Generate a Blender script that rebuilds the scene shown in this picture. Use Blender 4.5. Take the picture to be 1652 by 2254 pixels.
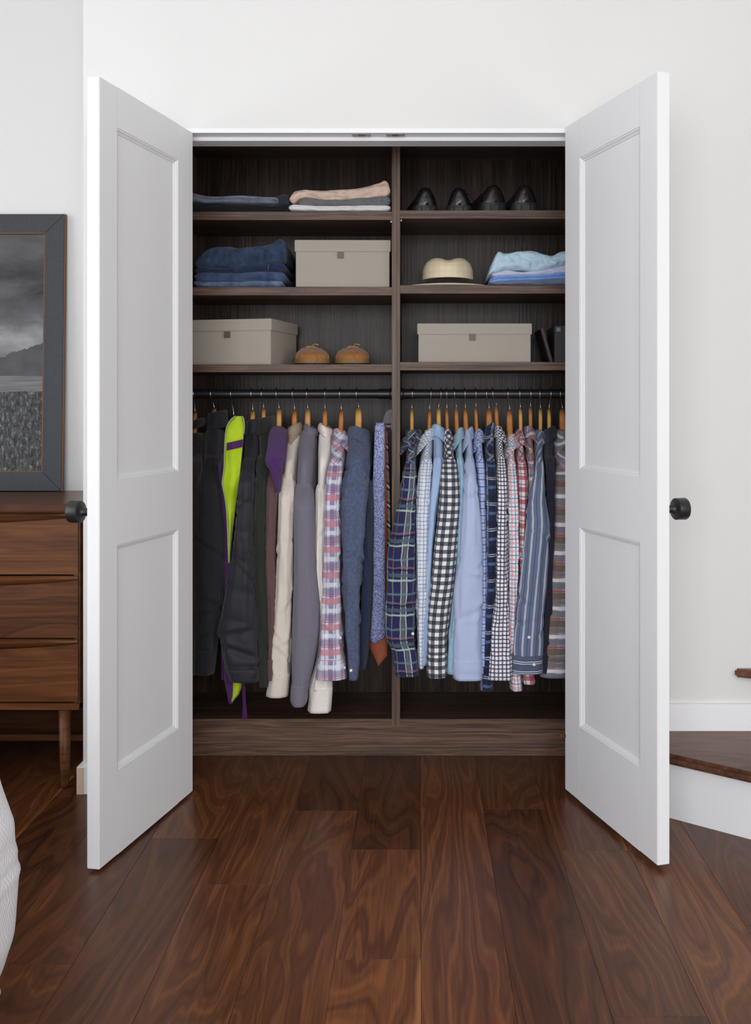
import bpy, bmesh, math, random
from mathutils import Vector, Matrix, noise as mnoise
random.seed(7)
PI = math.pi
scene = bpy.context.scene
COL = scene.collection
for o in list(bpy.data.objects):
    bpy.data.objects.remove(o)

# ------------------------------------------------------------------ camera, world, light, exposure
F, XC, YC, H = 2350.0, 922.0, 897.0, 1.19      # focal length and principal point in px of 1652x2254, eye height
def P(px, py, Y):
    return Vector(((px - XC) * Y / F, Y, H - (py - YC) * Y / F))
def PXx(px, Y): return (px - XC) * Y / F
def PZ(py, Y): return H - (py - YC) * Y / F

cam_d = bpy.data.cameras.new('camera')
cam = bpy.data.objects.new('camera', cam_d); COL.objects.link(cam)
cam.location = (0, 0, H); cam.rotation_euler = (PI / 2, 0, 0)
cam_d.sensor_width = 36; cam_d.lens = F / 2254 * 36
cam_d.shift_x = (826 - XC) / 2254; cam_d.shift_y = -(1127 - YC) / 2254
cam_d.clip_start = 0.05
scene.camera = cam

world = bpy.data.worlds.new('world'); scene.world = world; world.use_nodes = True
bg = world.node_tree.nodes['Background']
bg.inputs[0].default_value = (0.86, 0.93, 1.0, 1); bg.inputs[1].default_value = 0.6
vs = scene.view_settings
vs.view_transform = 'Standard'; vs.look = 'None'; vs.gamma = 1; vs.use_curve_mapping = False
vs.exposure = 0.02

def area_light(name, loc, sx, sz, power, rot, col):
    l = bpy.data.lights.new(name, 'AREA'); l.shape = 'RECTANGLE'; l.size = sx; l.size_y = sz
    l.energy = power; l.color = col
    o = bpy.data.objects.new(name, l); COL.objects.link(o); o.location = loc; o.rotation_euler = rot
    return o
REAR_Y = -2.6
LWX = -3.3                      # left wall
RX = 3.1                        # right wall
area_light('window_and_fill_light', (-0.3, REAR_Y - 0.06, 1.45), 3.4, 2.4, 188, (PI / 2, 0, 0), (0.93, 0.96, 1.0))
area_light('window_and_fill_light', (LWX - 0.06, 1.7, 1.6), 2.2, 2.0, 42, (PI / 2, 0, -PI / 2), (0.97, 0.98, 1.0))  # unseen side lamp, placed to brighten the right door and recess wall
area_light('window_and_fill_light', (RX + 0.06, -0.3, 1.6), 2.2, 2.0, 64, (PI / 2, 0, PI / 2), (1.0, 0.985, 0.95))  # fill lamp added on the right to lift the left door's inner face

# ------------------------------------------------------------------ helpers
def lin(c):
    r = []
    for v in c[:3]:
        v = v / 255.0
        r.append(v / 12.92 if v <= 0.04045 else ((v + 0.055) / 1.055) ** 2.4)
    return (r[0], r[1], r[2], 1.0)

class NB:
    """small node builder"""
    def __init__(s, name):
        s.mat = bpy.data.materials.new(name); s.mat.use_nodes = True
        s.nt = s.mat.node_tree; s.n = s.nt.nodes; s.l = s.nt.links
        s.bsdf = s.n['Principled BSDF']
    def put(s, sock, v):
        if v is None: return
        if isinstance(v, bpy.types.NodeSocket): s.l.new(v, sock)
        else:
            if sock.type == 'RGBA' and len(v) == 3: v = (*v, 1)
            sock.default_value = v
    def math(s, op, a, b=None, c=None, clamp=False):
        n = s.n.new('ShaderNodeMath'); n.operation = op; n.use_clamp = clamp
        s.put(n.inputs[0], a)
        if b is not None: s.put(n.inputs[1], b)
        if c is not None: s.put(n.inputs[2], c)
        return n.outputs[0]
    def vmath(s, op, a, b):
        n = s.n.new('ShaderNodeVectorMath'); n.operation = op
        s.put(n.inputs[0], a); s.put(n.inputs[1], b); return n.outputs[0]
    def mix(s, f, a, b, blend='MIX'):
        n = s.n.new('ShaderNodeMix'); n.data_type = 'RGBA'; n.blend_type = blend
        s.put(n.inputs[0], f); s.put(n.inputs[6], a); s.put(n.inputs[7], b); return n.outputs[2]
    def noise(s, vec, scale=5, detail=2, rough=0.5, dist=0.0):
        n = s.n.new('ShaderNodeTexNoise')
        s.put(n.inputs['Vector'], vec); s.put(n.inputs['Scale'], scale)
        n.inputs['Detail'].default_value = detail; n.inputs['Roughness'].default_value = rough
        n.inputs['Distortion'].default_value = dist
        return n.outputs[0]
    def voro(s, vec, scale):
        n = s.n.new('ShaderNodeTexVoronoi'); s.put(n.inputs['Vector'], vec); n.inputs['Scale'].default_value = scale
        return n.outputs[0], n.outputs[1]
    def coord(s, kind='Object'):
        return s.n.new('ShaderNodeTexCoord').outputs[kind]
    def mapping(s, vec, scale=(1, 1, 1), rot=(0, 0, 0), loc=(0, 0, 0)):
        n = s.n.new('ShaderNodeMapping'); s.put(n.inputs[0], vec)
        n.inputs['Scale'].default_value = scale; n.inputs['Rotation'].default_value = rot; n.inputs['Location'].default_value = loc
        return n.outputs[0]
    def sep(s, vec):
        n = s.n.new('ShaderNodeSeparateXYZ'); s.put(n.inputs[0], vec); return n.outputs
    def comb(s, x, y, z=0.0):
        n = s.n.new('ShaderNodeCombineXYZ'); s.put(n.inputs[0], x); s.put(n.inputs[1], y); s.put(n.inputs[2], z); return n.outputs[0]
    def ramp(s, f, stops):
        n = s.n.new('ShaderNodeValToRGB'); s.put(n.inputs[0], f)
        e = n.color_ramp.elements
        while len(e) < len(stops): e.new(0.5)
        for i, (p, c) in enumerate(stops): e[i].position = p; e[i].color = c
        return n.outputs[0]
    def bump(s, h, strength=0.3, dist=0.01, normal=None):
        n = s.n.new('ShaderNodeBump'); s.put(n.inputs['Height'], h)
        n.inputs['Strength'].default_value = strength; n.inputs['Distance'].default_value = dist
        if normal is not None: s.put(n.inputs['Normal'], normal)
        s.l.new(n.outputs[0], s.bsdf.inputs['Normal']); return n.outputs[0]
    def done(s, color=None, rough=0.5, spec=0.5, metal=0.0, sheen=0.0):
        b = s.bsdf
        s.put(b.inputs['Base Color'], color); s.put(b.inputs['Roughness'], rough)
        s.put(b.inputs['Specular IOR Level'], spec); s.put(b.inputs['Metallic'], metal)
        if sheen: b.inputs['Sheen Weight'].default_value = sheen
        return s.mat

def plain(name, rgb, rough=0.5, spec=0.5, metal=0.0, bump=0.0, scale=200, var=0.0):
    b = NB(name); c = lin(rgb); v = b.coord('Object')
    if var:
        n = b.noise(v, 6, 3)
        c = b.mix(b.math('MULTIPLY', n, var), c, tuple(x * 0.6 for x in c[:3]) + (1,))
    if bump: b.bump(b.noise(v, scale, 2), bump, 0.002)
    return b.done(c, rough, spec, metal)

def mesh_obj(name, verts, faces, mat=None, parent=None, uvs=None, smooth=False):
    me = bpy.data.meshes.new(name); me.from_pydata(verts, [], faces); me.update()
    if uvs is not None:
        uv = me.uv_layers.new(name='UVMap')
        uv.data.foreach_set('uv', [c for f in uvs for t in f for c in t])
    if smooth: me.polygons.foreach_set('use_smooth', [True] * len(me.polygons))
    if mat: me.materials.append(mat)
    o = bpy.data.objects.new(name, me); COL.objects.link(o)
    if parent: o.parent = parent
    return o

def bm_obj(name, bm, mat=None, parent=None, smooth=False):
    me = bpy.data.meshes.new(name); bm.to_mesh(me); bm.free()
    if smooth: me.polygons.foreach_set('use_smooth', [True] * len(me.polygons))
    if mat: me.materials.append(mat)
    o = bpy.data.objects.new(name, me); COL.objects.link(o)
    if parent: o.parent = parent
    return o

def add_box(bm, lo, hi):
    x0, y0, z0 = lo; x1, y1, z1 = hi
    vs_ = [bm.verts.new(p) for p in ((x0, y0, z0), (x1, y0, z0), (x1, y1, z0), (x0, y1, z0), (x0, y0, z1), (x1, y0, z1), (x1, y1, z1), (x0, y1, z1))]
    for f in ((3, 2, 1, 0), (4, 5, 6, 7), (0, 1, 5, 4), (1, 2, 6, 5), (2, 3, 7, 6), (3, 0, 4, 7)):
        bm.faces.new([vs_[i] for i in f])
    return vs_

def box(name, lo, hi, mat=None, parent=None, bevel=0.0, seg=2):
    bm = bmesh.new(); add_box(bm, lo, hi)
    if bevel: bmesh.ops.bevel(bm, geom=bm.edges[:], offset=bevel, segments=seg, affect='EDGES', clamp_overlap=True)
    return bm_obj(name, bm, mat, parent)

def prism(name, poly, z0, z1, mat=None, parent=None, bevel=0.0, front=None):
    bm = bmesh.new()
    a = [bm.verts.new((x, y, z0)) for x, y in poly]; b = [bm.verts.new((x, y, z1)) for x, y in poly]
    n = len(poly)
    bm.faces.new(a[::-1]); bm.faces.new(b)
    for i in range(n): bm.faces.new((a[i], a[(i + 1) % n], b[(i + 1) % n], b[i]))
    bmesh.ops.recalc_face_normals(bm, faces=bm.faces[:])
    if bevel:
        es = bm.edges[:]
        if front is not None:       # only the long edges of the nosing
            keep = set([a[i] for i in front] + [b[i] for i in front]); es = [e for e in es if e.verts[0] in keep and e.verts[1] in keep and abs(e.verts[0].co.z - e.verts[1].co.z) < 1e-5]
        bmesh.ops.bevel(bm, geom=es, offset=bevel, segments=4, affect='EDGES', clamp_overlap=True)
    return bm_obj(name, bm, mat, parent)

def loft(name, rows, mat=None, parent=None, closed=True, cap0=True, cap1=True, smooth=True, uvflip=False, v0=0.0, u0=0.0):
    """rows: list of rings (equal length) of 3D points. UV in metres: u around, v along."""
    n = len(rows[0]); verts = []; faces = []; uvs = []
    us = []; vcum = [v0]
    for i, r in enumerate(rows):
        verts += [tuple(p) for p in r]
        u = [0.0]
        for k in range(1, n + 1):
            u.append(u[-1] + (Vector(r[k % n]) - Vector(r[k - 1])).length)
        mid = u[n // 2] if closed else u[n - 1] / 2
        us.append([x - mid + u0 for x in u])
        if i: vcum.append(vcum[-1] + (Vector(r[n // 2]) - Vector(rows[i - 1][n // 2])).length)
    m = n if closed else n - 1
    for i in range(len(rows) - 1):
        for k in range(m):
            k2 = (k + 1) % n
            faces.append((i * n + k, i * n + k2, (i + 1) * n + k2, (i + 1) * n + k))
            uvs.append(((us[i][k], -vcum[i]), (us[i][k + 1], -vcum[i]), (us[i + 1][k + 1], -vcum[i + 1]), (us[i + 1][k], -vcum[i + 1])))
    if closed and cap0:
        faces.append(tuple(range(n))[::-1]); uvs.append(tuple((us[0][k], -vcum[0]) for k in range(n))[::-1])
    if closed and cap1:
        b = (len(rows) - 1) * n
        faces.append(tuple(range(b, b + n))); uvs.append(tuple((us[-1][k], -vcum[-1]) for k in range(n)))
    return mesh_obj(name, verts, faces, mat, parent, uvs, smooth)

def tube(name, pts, r, mat=None, parent=None, n=8, closed=False):
    pts = [Vector(p) for p in pts]; rows = []
    up = None
    for i, p in enumerate(pts):
        a = pts[(i - 1) % len(pts)] if (i or closed) else p
        c = pts[(i + 1) % len(pts)] if (i < len(pts) - 1 or closed) else p
        t = (c - a).normalized()
        if up is None:
            up = Vector((0, 0, 1)) if abs(t.z) < 0.9 else Vector((1, 0, 0))
        s = t.cross(up).normalized(); up = s.cross(t).normalized()
        rr = r[i] if isinstance(r, (list, tuple)) else r
        rows.append([p + (s * math.cos(q) + up * math.sin(q)) * rr for q in [2 * PI * k / n for k in range(n)]])
    if closed: rows.append(rows[0])
    return loft(name, rows, mat, parent, cap0=not closed, cap1=not closed)

def lathe(name, prof, mat=None, parent=None, n=32, axis='Z', loc=(0, 0, 0)):
    rows = []
    for r, h in prof:
        ring = []
        for k in range(n):
            q = 2 * PI * k / n; a, b = r * math.cos(q), r * math.sin(q)
            if axis == 'Z': p = (a, b, h)
            elif axis == 'Y': p = (a, h, b)
            else: p = (h, a, b)
            ring.append((p[0] + loc[0], p[1] + loc[1], p[2] + loc[2]))
        rows.append(ring)
    o = loft(name, rows, mat, parent)
    bm = bmesh.new(); bm.from_mesh(o.data); bmesh.ops.recalc_face_normals(bm, faces=bm.faces[:]); bm.to_mesh(o.data); bm.free()
    return o

def autosmooth(o, deg=35):
    o.data.polygons.foreach_set('use_smooth', [True] * len(o.data.polygons))
    bm = bmesh.new(); bm.from_mesh(o.data)
    for e in bm.edges:
        if len(e.link_faces) == 2 and e.calc_face_angle(0) > math.radians(deg): e.smooth = False
    bm.to_mesh(o.data); bm.free()
    return o

def tag(o, label, cat, group=None):
    o['label'] = label; o['category'] = cat
    if group: o['group'] = group
    return o
def thing(name, label, cat, loc=(0, 0, 0), group=None):
    o = bpy.data.objects.new(name, None); COL.objects.link(o); o.location = loc; o.empty_display_size = 0.05
    return tag(o, label, cat, group)
def struct(o):
    o['kind'] = 'structure'; return o
def settle(root):
    """children were built in world coordinates: keep them there under a placed Empty"""
    inv = Matrix.Translation(root.location).inverted()
    for c in root.children:
        c.matrix_parent_inverse = inv
def nz(x, y=0.0, z=0.0): return mnoise.noise(Vector((x, y, z)))
def interp(pts, y):
    """piecewise linear with smoothstep-free Catmull blend; pts: [(y, a, b)]"""
    if y <= pts[0][0]: return pts[0][1:]
    if y >= pts[-1][0]: return pts[-1][1:]
    for i in range(len(pts) - 1):
        if pts[i][0] <= y <= pts[i + 1][0]:
            t = (y - pts[i][0]) / (pts[i + 1][0] - pts[i][0])
            p0 = pts[max(i - 1, 0)]; p1 = pts[i]; p2 = pts[i + 1]; p3 = pts[min(i + 2, len(pts) - 1)]
            out = []
            for k in range(1, len(p1)):
                d1 = (p2[k] - p0[k]) / max(p2[0] - p0[0], 1e-6) * (p2[0] - p1[0])
                d2 = (p3[k] - p1[k]) / max(p3[0] - p1[0], 1e-6) * (p2[0] - p1[0])
                t2, t3 = t * t, t * t * t
                out.append((2 * t3 - 3 * t2 + 1) * p1[k] + (t3 - 2 * t2 + t) * d1 + (-2 * t3 + 3 * t2) * p2[k] + (t3 - t2) * d2)
            return tuple(out)

# ------------------------------------------------------------------ materials
def m_paint(name, rgb, rough, bump=0.05):
    b = NB(name); v = b.coord('Object')
    b.bump(b.noise(v, 180, 3), bump, 0.002)
    c = lin(rgb)
    return b.done(b.mix(b.math('MULTIPLY', b.noise(v, 2.5, 3), 0.06), c, tuple(x * 0.8 for x in c[:3]) + (1,)), rough, 0.4)
M_WALL = m_paint('wall_paint', (217, 216, 214), 0.7)
M_CEIL = m_paint('ceiling_paint', (240, 240, 239), 0.8)
M_TRIM = m_paint('trim_paint', (232, 232, 234), 0.38, 0.02)
M_DOOR = m_paint('door_paint', (224, 224, 225), 0.5, 0.04)
M_RAW = plain('raw_pine', (214, 186, 164), 0.7, var=0.4)
M_BLACK = plain('matte_black_metal', (26, 26, 28), 0.38, 0.5, bump=0.02)
M_CHROME = plain('brushed_steel', (200, 200, 202), 0.22, 0.5, 1.0)
M_BRASS = plain('dull_steel', (126, 116, 106), 0.35, 0.5, 0.8)

def m_walnut(name, dark, mid, light, along='y', rough=0.28, sap=True, ringf=26, warp=9.0, sc=1.0, objrand=True):
    """walnut: growth rings drawn as contour lines of a stretched noise field"""
    b = NB(name)
    v = b.coord('Object')
    if along == 'x': v = b.mapping(v, rot=(0, 0, PI / 2))
    if along == 'xz':                       # board face in the X-Z plane, grain along X
        q = b.sep(v); v = b.comb(q[2], q[0], q[1])
    info = b.n.new('ShaderNodeObjectInfo')
    rnd = info.outputs['Random'] if objrand else 0.37
    off = b.math('MULTIPLY', rnd, 93.0)
    xyz = b.sep(v)
    x, y = xyz[0], xyz[1]
    xo = b.math('ADD', x, off)
    p1 = b.comb(b.math('MULTIPLY', xo, 2.6 * sc), b.math('MULTIPLY', b.math('ADD', y, off), 0.40 * sc), xyz[2])
    n1 = b.noise(p1, 1.6, 2.5, 0.5, 0.4)
    # knots pull the rings around them
    kd, _ = b.voro(b.comb(b.math('MULTIPLY', xo, 1.5), b.math('MULTIPLY', b.math('ADD', y, off), 0.9), 0.0), 1.5)
    kn = b.math('POWER', 2.718, b.math('MULTIPLY', kd, -9.0))
    g = b.math('ADD', b.math('ADD', b.math('MULTIPLY', n1, warp), b.math('MULTIPLY', xo, ringf * 0.22)), b.math('MULTIPLY', kn, 2.2))
    ring = b.math('MULTIPLY_ADD', b.math('SINE', b.math('MULTIPLY', g, 11.0)), 0.5, 0.5)
    ring2 = b.math('MULTIPLY_ADD', b.math('SINE', b.math('MULTIPLY', g, 31.0)), 0.5, 0.5)
    fine = b.noise(b.comb(b.math('MULTIPLY', xo, 160.0), b.math('MULTIPLY', y, 5.0), xyz[2]), 1.0, 3, 0.6)
    big = b.noise(p1, 0.9, 2)
    f = b.math('ADD', b.math('MULTIPLY', ring, 0.14), b.math('MULTIPLY', fine, 0.42))
    f = b.math('ADD', f, b.math('MULTIPLY', ring2, 0.09))
    f = b.math('ADD', f, b.math('MULTIPLY', big, 0.34))
    f = b.math('ADD', f, b.math('MULTIPLY', b.math('SUBTRACT', rnd, 0.5), 0.26))
    f = b.math('SUBTRACT', f, 0.03)
    col = b.ramp(f, [(0.16, lin(dark)), (0.5, lin(mid)), (0.86, lin(light))])
    col = b.mix(b.math('GREATER_THAN', kn, 0.80), col, lin((18, 12, 9)))
    if sap:
        # pale sapwood along one long edge of some boards
        edge = b.math('SUBTRACT', x, b.math('MULTIPLY_ADD', b.noise(b.comb(off, b.math('MULTIPLY', y, 2.2), 0.0), 1.0, 2), 0.05, 0.150))
        has = b.math('GREATER_THAN', b.math('FRACT', b.math('MULTIPLY', rnd, 7.1)), 0.76)
        col = b.mix(b.math('MULTIPLY', b.math('MULTIPLY', b.math('MULTIPLY', edge, 120.0, clamp=True), has), 0.6), col, lin((165, 112, 66)))
    b.bump(fine, 0.06, 0.001)
    r = b.math('MULTIPLY_ADD', fine, 0.10, rough)
    return b.done(col, r, 0.3)
M_FLOOR = m_walnut('walnut_floor', (40, 20, 11), (86, 49, 27), (136, 84, 46))
M_TREAD = m_walnut('walnut_tread', (62, 38, 27), (104, 68, 49), (142, 96, 68), along='x', sap=False, rough=0.3)
M_DTOP = m_walnut('walnut_dresser_top', (52, 27, 14), (92, 54, 32), (126, 78, 46), along='x', sap=False, rough=0.25, warp=3.0, ringf=40, sc=1.6)
M_DRESS = m_walnut('walnut_dresser', (56, 29, 13), (100, 60, 32), (140, 88, 48), along='xz', sap=False, rough=0.36, warp=3.0, ringf=40, sc=1.6)

def m_closet(name, axis, lo, hi, rough=0.42, bump=0.5, spec=0.35):
    """dark textured oak laminate: fine open grain running along one axis"""
    b = NB(name); v = b.coord('Object')
    s = {'z': (150, 150, 3.0), 'x': (3.0, 150, 150), 'y': (150, 3.0, 150)}[axis]
    w = b.noise(v, 3.0, 3)
    dv = b.vmath('ADD', v, b.mapping(b.comb(w, w, w), scale=(0.02, 0.02, 0.02)))
    n = b.noise(b.mapping(dv, scale=s), 1.0, 4, 0.65)
    n2 = b.noise(b.mapping(dv, scale=tuple(q * 0.12 for q in s)), 1.0, 2)
    f = b.math('ADD', b.math('MULTIPLY', n, 0.8), b.math('MULTIPLY', n2, 0.3))
    col = b.ramp(f, [(0.36, lin(lo)), (0.52, lin(tuple((a + c) / 2 for a, c in zip(lo, hi)))), (0.72, lin(hi))])
    b.bump(n, bump, 0.0016)
    return b.done(col, rough, spec)
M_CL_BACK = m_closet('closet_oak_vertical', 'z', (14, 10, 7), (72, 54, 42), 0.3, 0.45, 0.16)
M_CL_EDGE = m_closet('closet_oak_horizontal', 'x', (34, 23, 17), (124, 92, 72), 0.45)
M_CL_DIV = m_closet('closet_oak_upright', 'z', (44, 31, 23), (122, 94, 76), 0.45)

def m_cloth(name, rgb, rgb2=None, weave=900, bump=0.5, var=0.35, sheen=0.15, rough=0.9, mottle=60, crease=0.0):
    b = NB(name); v = b.coord('UV')
    c = lin(rgb); c2 = lin(rgb2) if rgb2 else tuple(x * 0.62 for x in c[:3]) + (1,)
    n = b.noise(v, mottle, 4, 0.6)
    fib = b.noise(b.mapping(v, scale=(3, 0.7, 1)), weave, 2, 0.6)
    col = b.mix(b.math('MULTIPLY', b.math('MULTIPLY', b.math('SUBTRACT', n, 0.36), 3.2, clamp=True), var), c, c2)
    col = b.mix(b.math('MULTIPLY', b.math('SUBTRACT', fib, 0.25), 0.4, clamp=True), col, tuple(x * 0.4 for x in c[:3]) + (1,))
    h = b.math('ADD', b.math('MULTIPLY', fib, 0.35), b.math('MULTIPLY', b.noise(b.mapping(v, scale=(1, 0.45, 1)), 55, 3), 1.0))
    b.bump(h, bump, 0.004)
    return b.done(col, rough, 0.25, sheen=sheen)

def m_plaid(name, base, ul, vl, pu, pv=None, rot=0.0, rough=0.88, diag=0.0):
    """woven check: stripes (centre, width, colour, strength) across (ul) and along (vl) the cloth; periods in metres"""
    b = NB(name); pv = pv or pu
    uv = b.coord('UV')
    v = b.mapping(uv, rot=(0, 0, rot)) if rot else uv
    warp = b.noise(uv, 18, 2)
    s = b.sep(v)
    col = lin(base)
    for axis, lines, per in ((0, ul, pu), (1, vl, pv)):
        q = b.math('MULTIPLY_ADD', s[axis], 1.0 / per, b.math('MULTIPLY', warp, 0.12))
        for pos, w, c, a in lines:
            d = b.math('ABSOLUTE', b.math('SUBTRACT', b.math('FRACT', b.math('ADD', q, 50.5 - pos)), 0.5))
            m = b.math('MULTIPLY', b.math('MULTIPLY_ADD', d, -48.0, 48.0 * w / 2 + 0.5, clamp=True), a)
            col = b.mix(m, col, lin(c))
    fib = b.noise(b.mapping(uv, scale=(3, 0.7, 1)), 900, 2, 0.6)
    col = b.mix(b.math('MULTIPLY', b.math('SUBTRACT', fib, 0.3), 0.3, clamp=True), col, (0.03, 0.03, 0.04, 1))
    b.bump(b.math('ADD', b.math('MULTIPLY', fib, 0.3), b.noise(b.mapping(uv, scale=(1, 0.4, 1)), 50, 3)), 0.55, 0.004)
    return b.done(col, rough, 0.25, sheen=0.1)

# ------------------------------------------------------------------ room shell
WY = 3.30                      # face of the closet wall
WT = 0.12                      # its thickness
OX0, OX1 = PXx(424, 3.29) - 0.055, PXx(1243, 3.29) + 0.055
OZ = 2.052                     # head of the opening
LX = PXx(183, WY)              # outside corner of the closet wall
CZ = 2.95
RECY = 3.83                    # recessed wall behind the dresser
bm = bmesh.new()
add_box(bm, (LX, WY, 0), (OX0, WY + WT, CZ)); add_box(bm, (OX1, WY, 0), (RX, WY + WT, CZ))
add_box(bm, (OX0, WY, OZ), (OX1, WY + WT, CZ))
add_box(bm, (LX, WY + WT, 0), (LX + 0.12, 4.12, CZ)); add_box(bm, (0.74, WY + WT, 0), (0.84, 4.12, CZ))
add_box(bm, (LX, 4.02, 0), (0.84, 4.12, CZ)); add_box(bm, (LX + 0.12, WY + WT, 2.3), (0.74, 4.02, 2.4))
struct(bm_obj('wall_back', bm, M_WALL))
struct(box('wall_recess', (LWX, RECY, 0), (LX, RECY + 0.1, CZ), M_WALL))
def side_wall(name, wname, x0, x1, xf0, xf1, ly0, ly1, lz0, lz1, yend):
    bm = bmesh.new()
    for a, b_ in (((REAR_Y, 0), (ly0, CZ)), ((ly1, 0), (yend, CZ)), ((ly0, 0), (ly1, lz0)), ((ly0, lz1), (ly1, CZ))):
        add_box(bm, (x0, a[0], a[1]), (x1, b_[0], b_[1]))
    struct(bm_obj(name, bm, M_WALL))
    bm = bmesh.new(); w = 0.06
    for a, b_ in (((ly0, lz0), (ly0 + w, lz1)), ((ly1 - w, lz0), (ly1, lz1)), ((ly0, lz0), (ly1, lz0 + w)), ((ly0, lz1 - w), (ly1, lz1)), (((ly0 + ly1) / 2 - 0.02, lz0), ((ly0 + ly1) / 2 + 0.02, lz1))):
        add_box(bm, (xf0, a[0], a[1]), (xf1, b_[0], b_[1]))
    struct(bm_obj(wname, bm, M_TRIM))
side_wall('wall_left', 'window_2', LWX - 0.1, LWX, LWX - 0.05, LWX + 0.01, 0.6, 2.8, 0.6, 2.6, RECY + 0.1)  # unseen opening and frame, added to go with the left side lamp
side_wall('wall_right', 'window_3', RX, RX + 0.1, RX - 0.01, RX + 0.05, -1.4, 0.8, 0.6, 2.6, WY + WT)  # opening and frame made up to go with the right fill lamp
bm = bmesh.new()
wins = [(-2.0, 1.4)]; wz0, wz1 = 0.25, 2.65
xs = [LWX, wins[0][0], wins[0][1], RX]
for a, b_ in ((0, 1), (2, 3)): add_box(bm, (xs[a], REAR_Y - 0.12, 0), (xs[b_], REAR_Y, CZ))
for a, b_ in wins:
    add_box(bm, (a, REAR_Y - 0.12, 0), (b_, REAR_Y, wz0)); add_box(bm, (a, REAR_Y - 0.12, wz1), (b_, REAR_Y, CZ))
struct(bm_obj('wall_front', bm, M_WALL))
struct(box('ceiling', (LWX, REAR_Y, CZ), (RX, 4.12, CZ + 0.1), M_CEIL))
for i, (a, b_) in enumerate(wins):
    bm = bmesh.new(); w = 0.06
    for lo, hi in (((a, wz0), (a + w, wz1)), ((b_ - w, wz0), (b_, wz1)), ((a, wz0), (b_, wz0 + w)), ((a, wz1 - w), (b_, wz1)), (((a + b_) / 2 - 0.02, wz0), ((a + b_) / 2 + 0.02, wz1))):
        add_box(bm, (lo[0], REAR_Y - 0.05, lo[1]), (hi[0], REAR_Y + 0.01, hi[1]))
    struct(bm_obj('window_%d' % (i + 1), bm, M_TRIM))

# floor: subfloor plus walnut boards, each its own piece
M_SUB = plain('subfloor', (24, 14, 9), 0.8)
floor = struct(box('floor', (LWX, REAR_Y, -0.06), (RX, 4.12, -0.012), M_SUB))
PW = 0.186
KNOWN = {-1: [2.874, 2.302], -2: [3.149, 1.55], -3: [2.663, 1.2], -4: [2.95, 1.5], 0: [1.75, 4.0], 1: [3.167, 1.6], 2: [2.868, 2.087], 3: [1.9, 3.4], -5: [2.283, 3.5], 4: [2.45, 3.6]}
k0, k1 = math.floor(LWX / PW), math.ceil(RX / PW)
for k in range(k0, k1):
    x0 = 0.004 + k * PW; x1 = x0 + PW
    x0c, x1c = max(x0, LWX), min(x1, RX)
    js = sorted(KNOWN.get(k, []))
    y = REAR_Y
    ys = [REAR_Y]
    first = js[0] if js else 9e9
    y = REAR_Y + random.uniform(0.5, 1.3)
    while y < min(first - 0.5, 4.0):
        ys.append(y); y += random.uniform(1.1, 1.7)
    ys += js
    if not js or js[-1] < 3.2:
        y = ys[-1] + random.uniform(1.1, 1.5)
        if y < 3.9: ys.append(y)
    ys.append(4.12)
    for a, b_ in zip(ys[:-1], ys[1:]):
        if b_ - a < 0.02: continue
        g = 0.0003
        w_, l_ = x1c - x0c, b_ - a
        if w_ < 0.01: continue
        bm = bmesh.new(); add_box(bm, (g, g, -0.013), (w_ - g, l_ - g, 0.0))
        top = [e for e in bm.edges if all(v.co.z > -0.001 for v in e.verts)]
        bmesh.ops.bevel(bm, geom=top, offset=0.0004, segments=1, affect='EDGES')
        pl = bm_obj('floor_plank', bm, M_FLOOR, floor); pl.location = (x0c, a, 0)

# skirting boards and stop
struct(box('baseboard_left', (LX - 0.015, WY - 0.014, 0), (LX, RECY, 0.083), M_TRIM))
e = box('raw_end', (LX - 0.0152, WY - 0.0165, 0.0), (LX + 0.004, WY - 0.0138, 0.081), M_RAW, bpy.data.objects['baseboard_left'])
struct(box('baseboard_back', (LX, WY - 0.014, 0), (OX0 - 0.002, WY, 0.083), M_TRIM))
# door head: jamb lining, stop and ball-catch plates
head = struct(box('trim_1', (OX0, WY - 0.004, OZ - 0.014), (OX1, WY + WT, OZ), M_TRIM))
box('door_stop', (OX0, WY + 0.045, OZ - 0.026), (OX1, WY + WT, OZ - 0.0135), M_TRIM, head, 0.002)
for s, x in ((0, 795), (1, 870)):
    c = PXx(x, 3.32)
    pl = box('strike_plate', (c - 0.028, WY + 0.004, OZ - 0.0165), (c + 0.028, WY + 0.034, OZ - 0.0138), M_BRASS, head)
    box('strike_hole', (c - 0.010, WY + 0.010, OZ - 0.0172), (c + 0.010, WY + 0.028, OZ - 0.0160), M_BLACK, pl)
for s, x0, x1 in ((0, OX0, OX0 + 0.014), (1, OX1 - 0.014, OX1)):
    struct(box('trim_%d' % (s + 2), (x0, WY - 0.004, 0), (x1, WY + WT, OZ - 0.014), M_TRIM))

# ------------------------------------------------------------------ closet doors
def moulding_frame(name, u0, u1, z0, z1, yface, sgn, parent):
    """mitred sticking: from the face of the door down to the sunk panel"""
    prof = [(0.0, 0.0), (0.0015, -0.002), (0.005, -0.0025), (0.0065, -0.0055), (0.0125, -0.0085), (0.014, -0.011)]
    rows = []
    for d, h in prof:
        y = yface + sgn * h
        rows.append([(u0 + d, y, z0 + d), (u1 - d, y, z0 + d), (u1 - d, y, z1 - d), (u0 + d, y, z1 - d)])
    return loft(name, rows, M_DOOR, parent, cap0=False, cap1=False, smooth=False)

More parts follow.
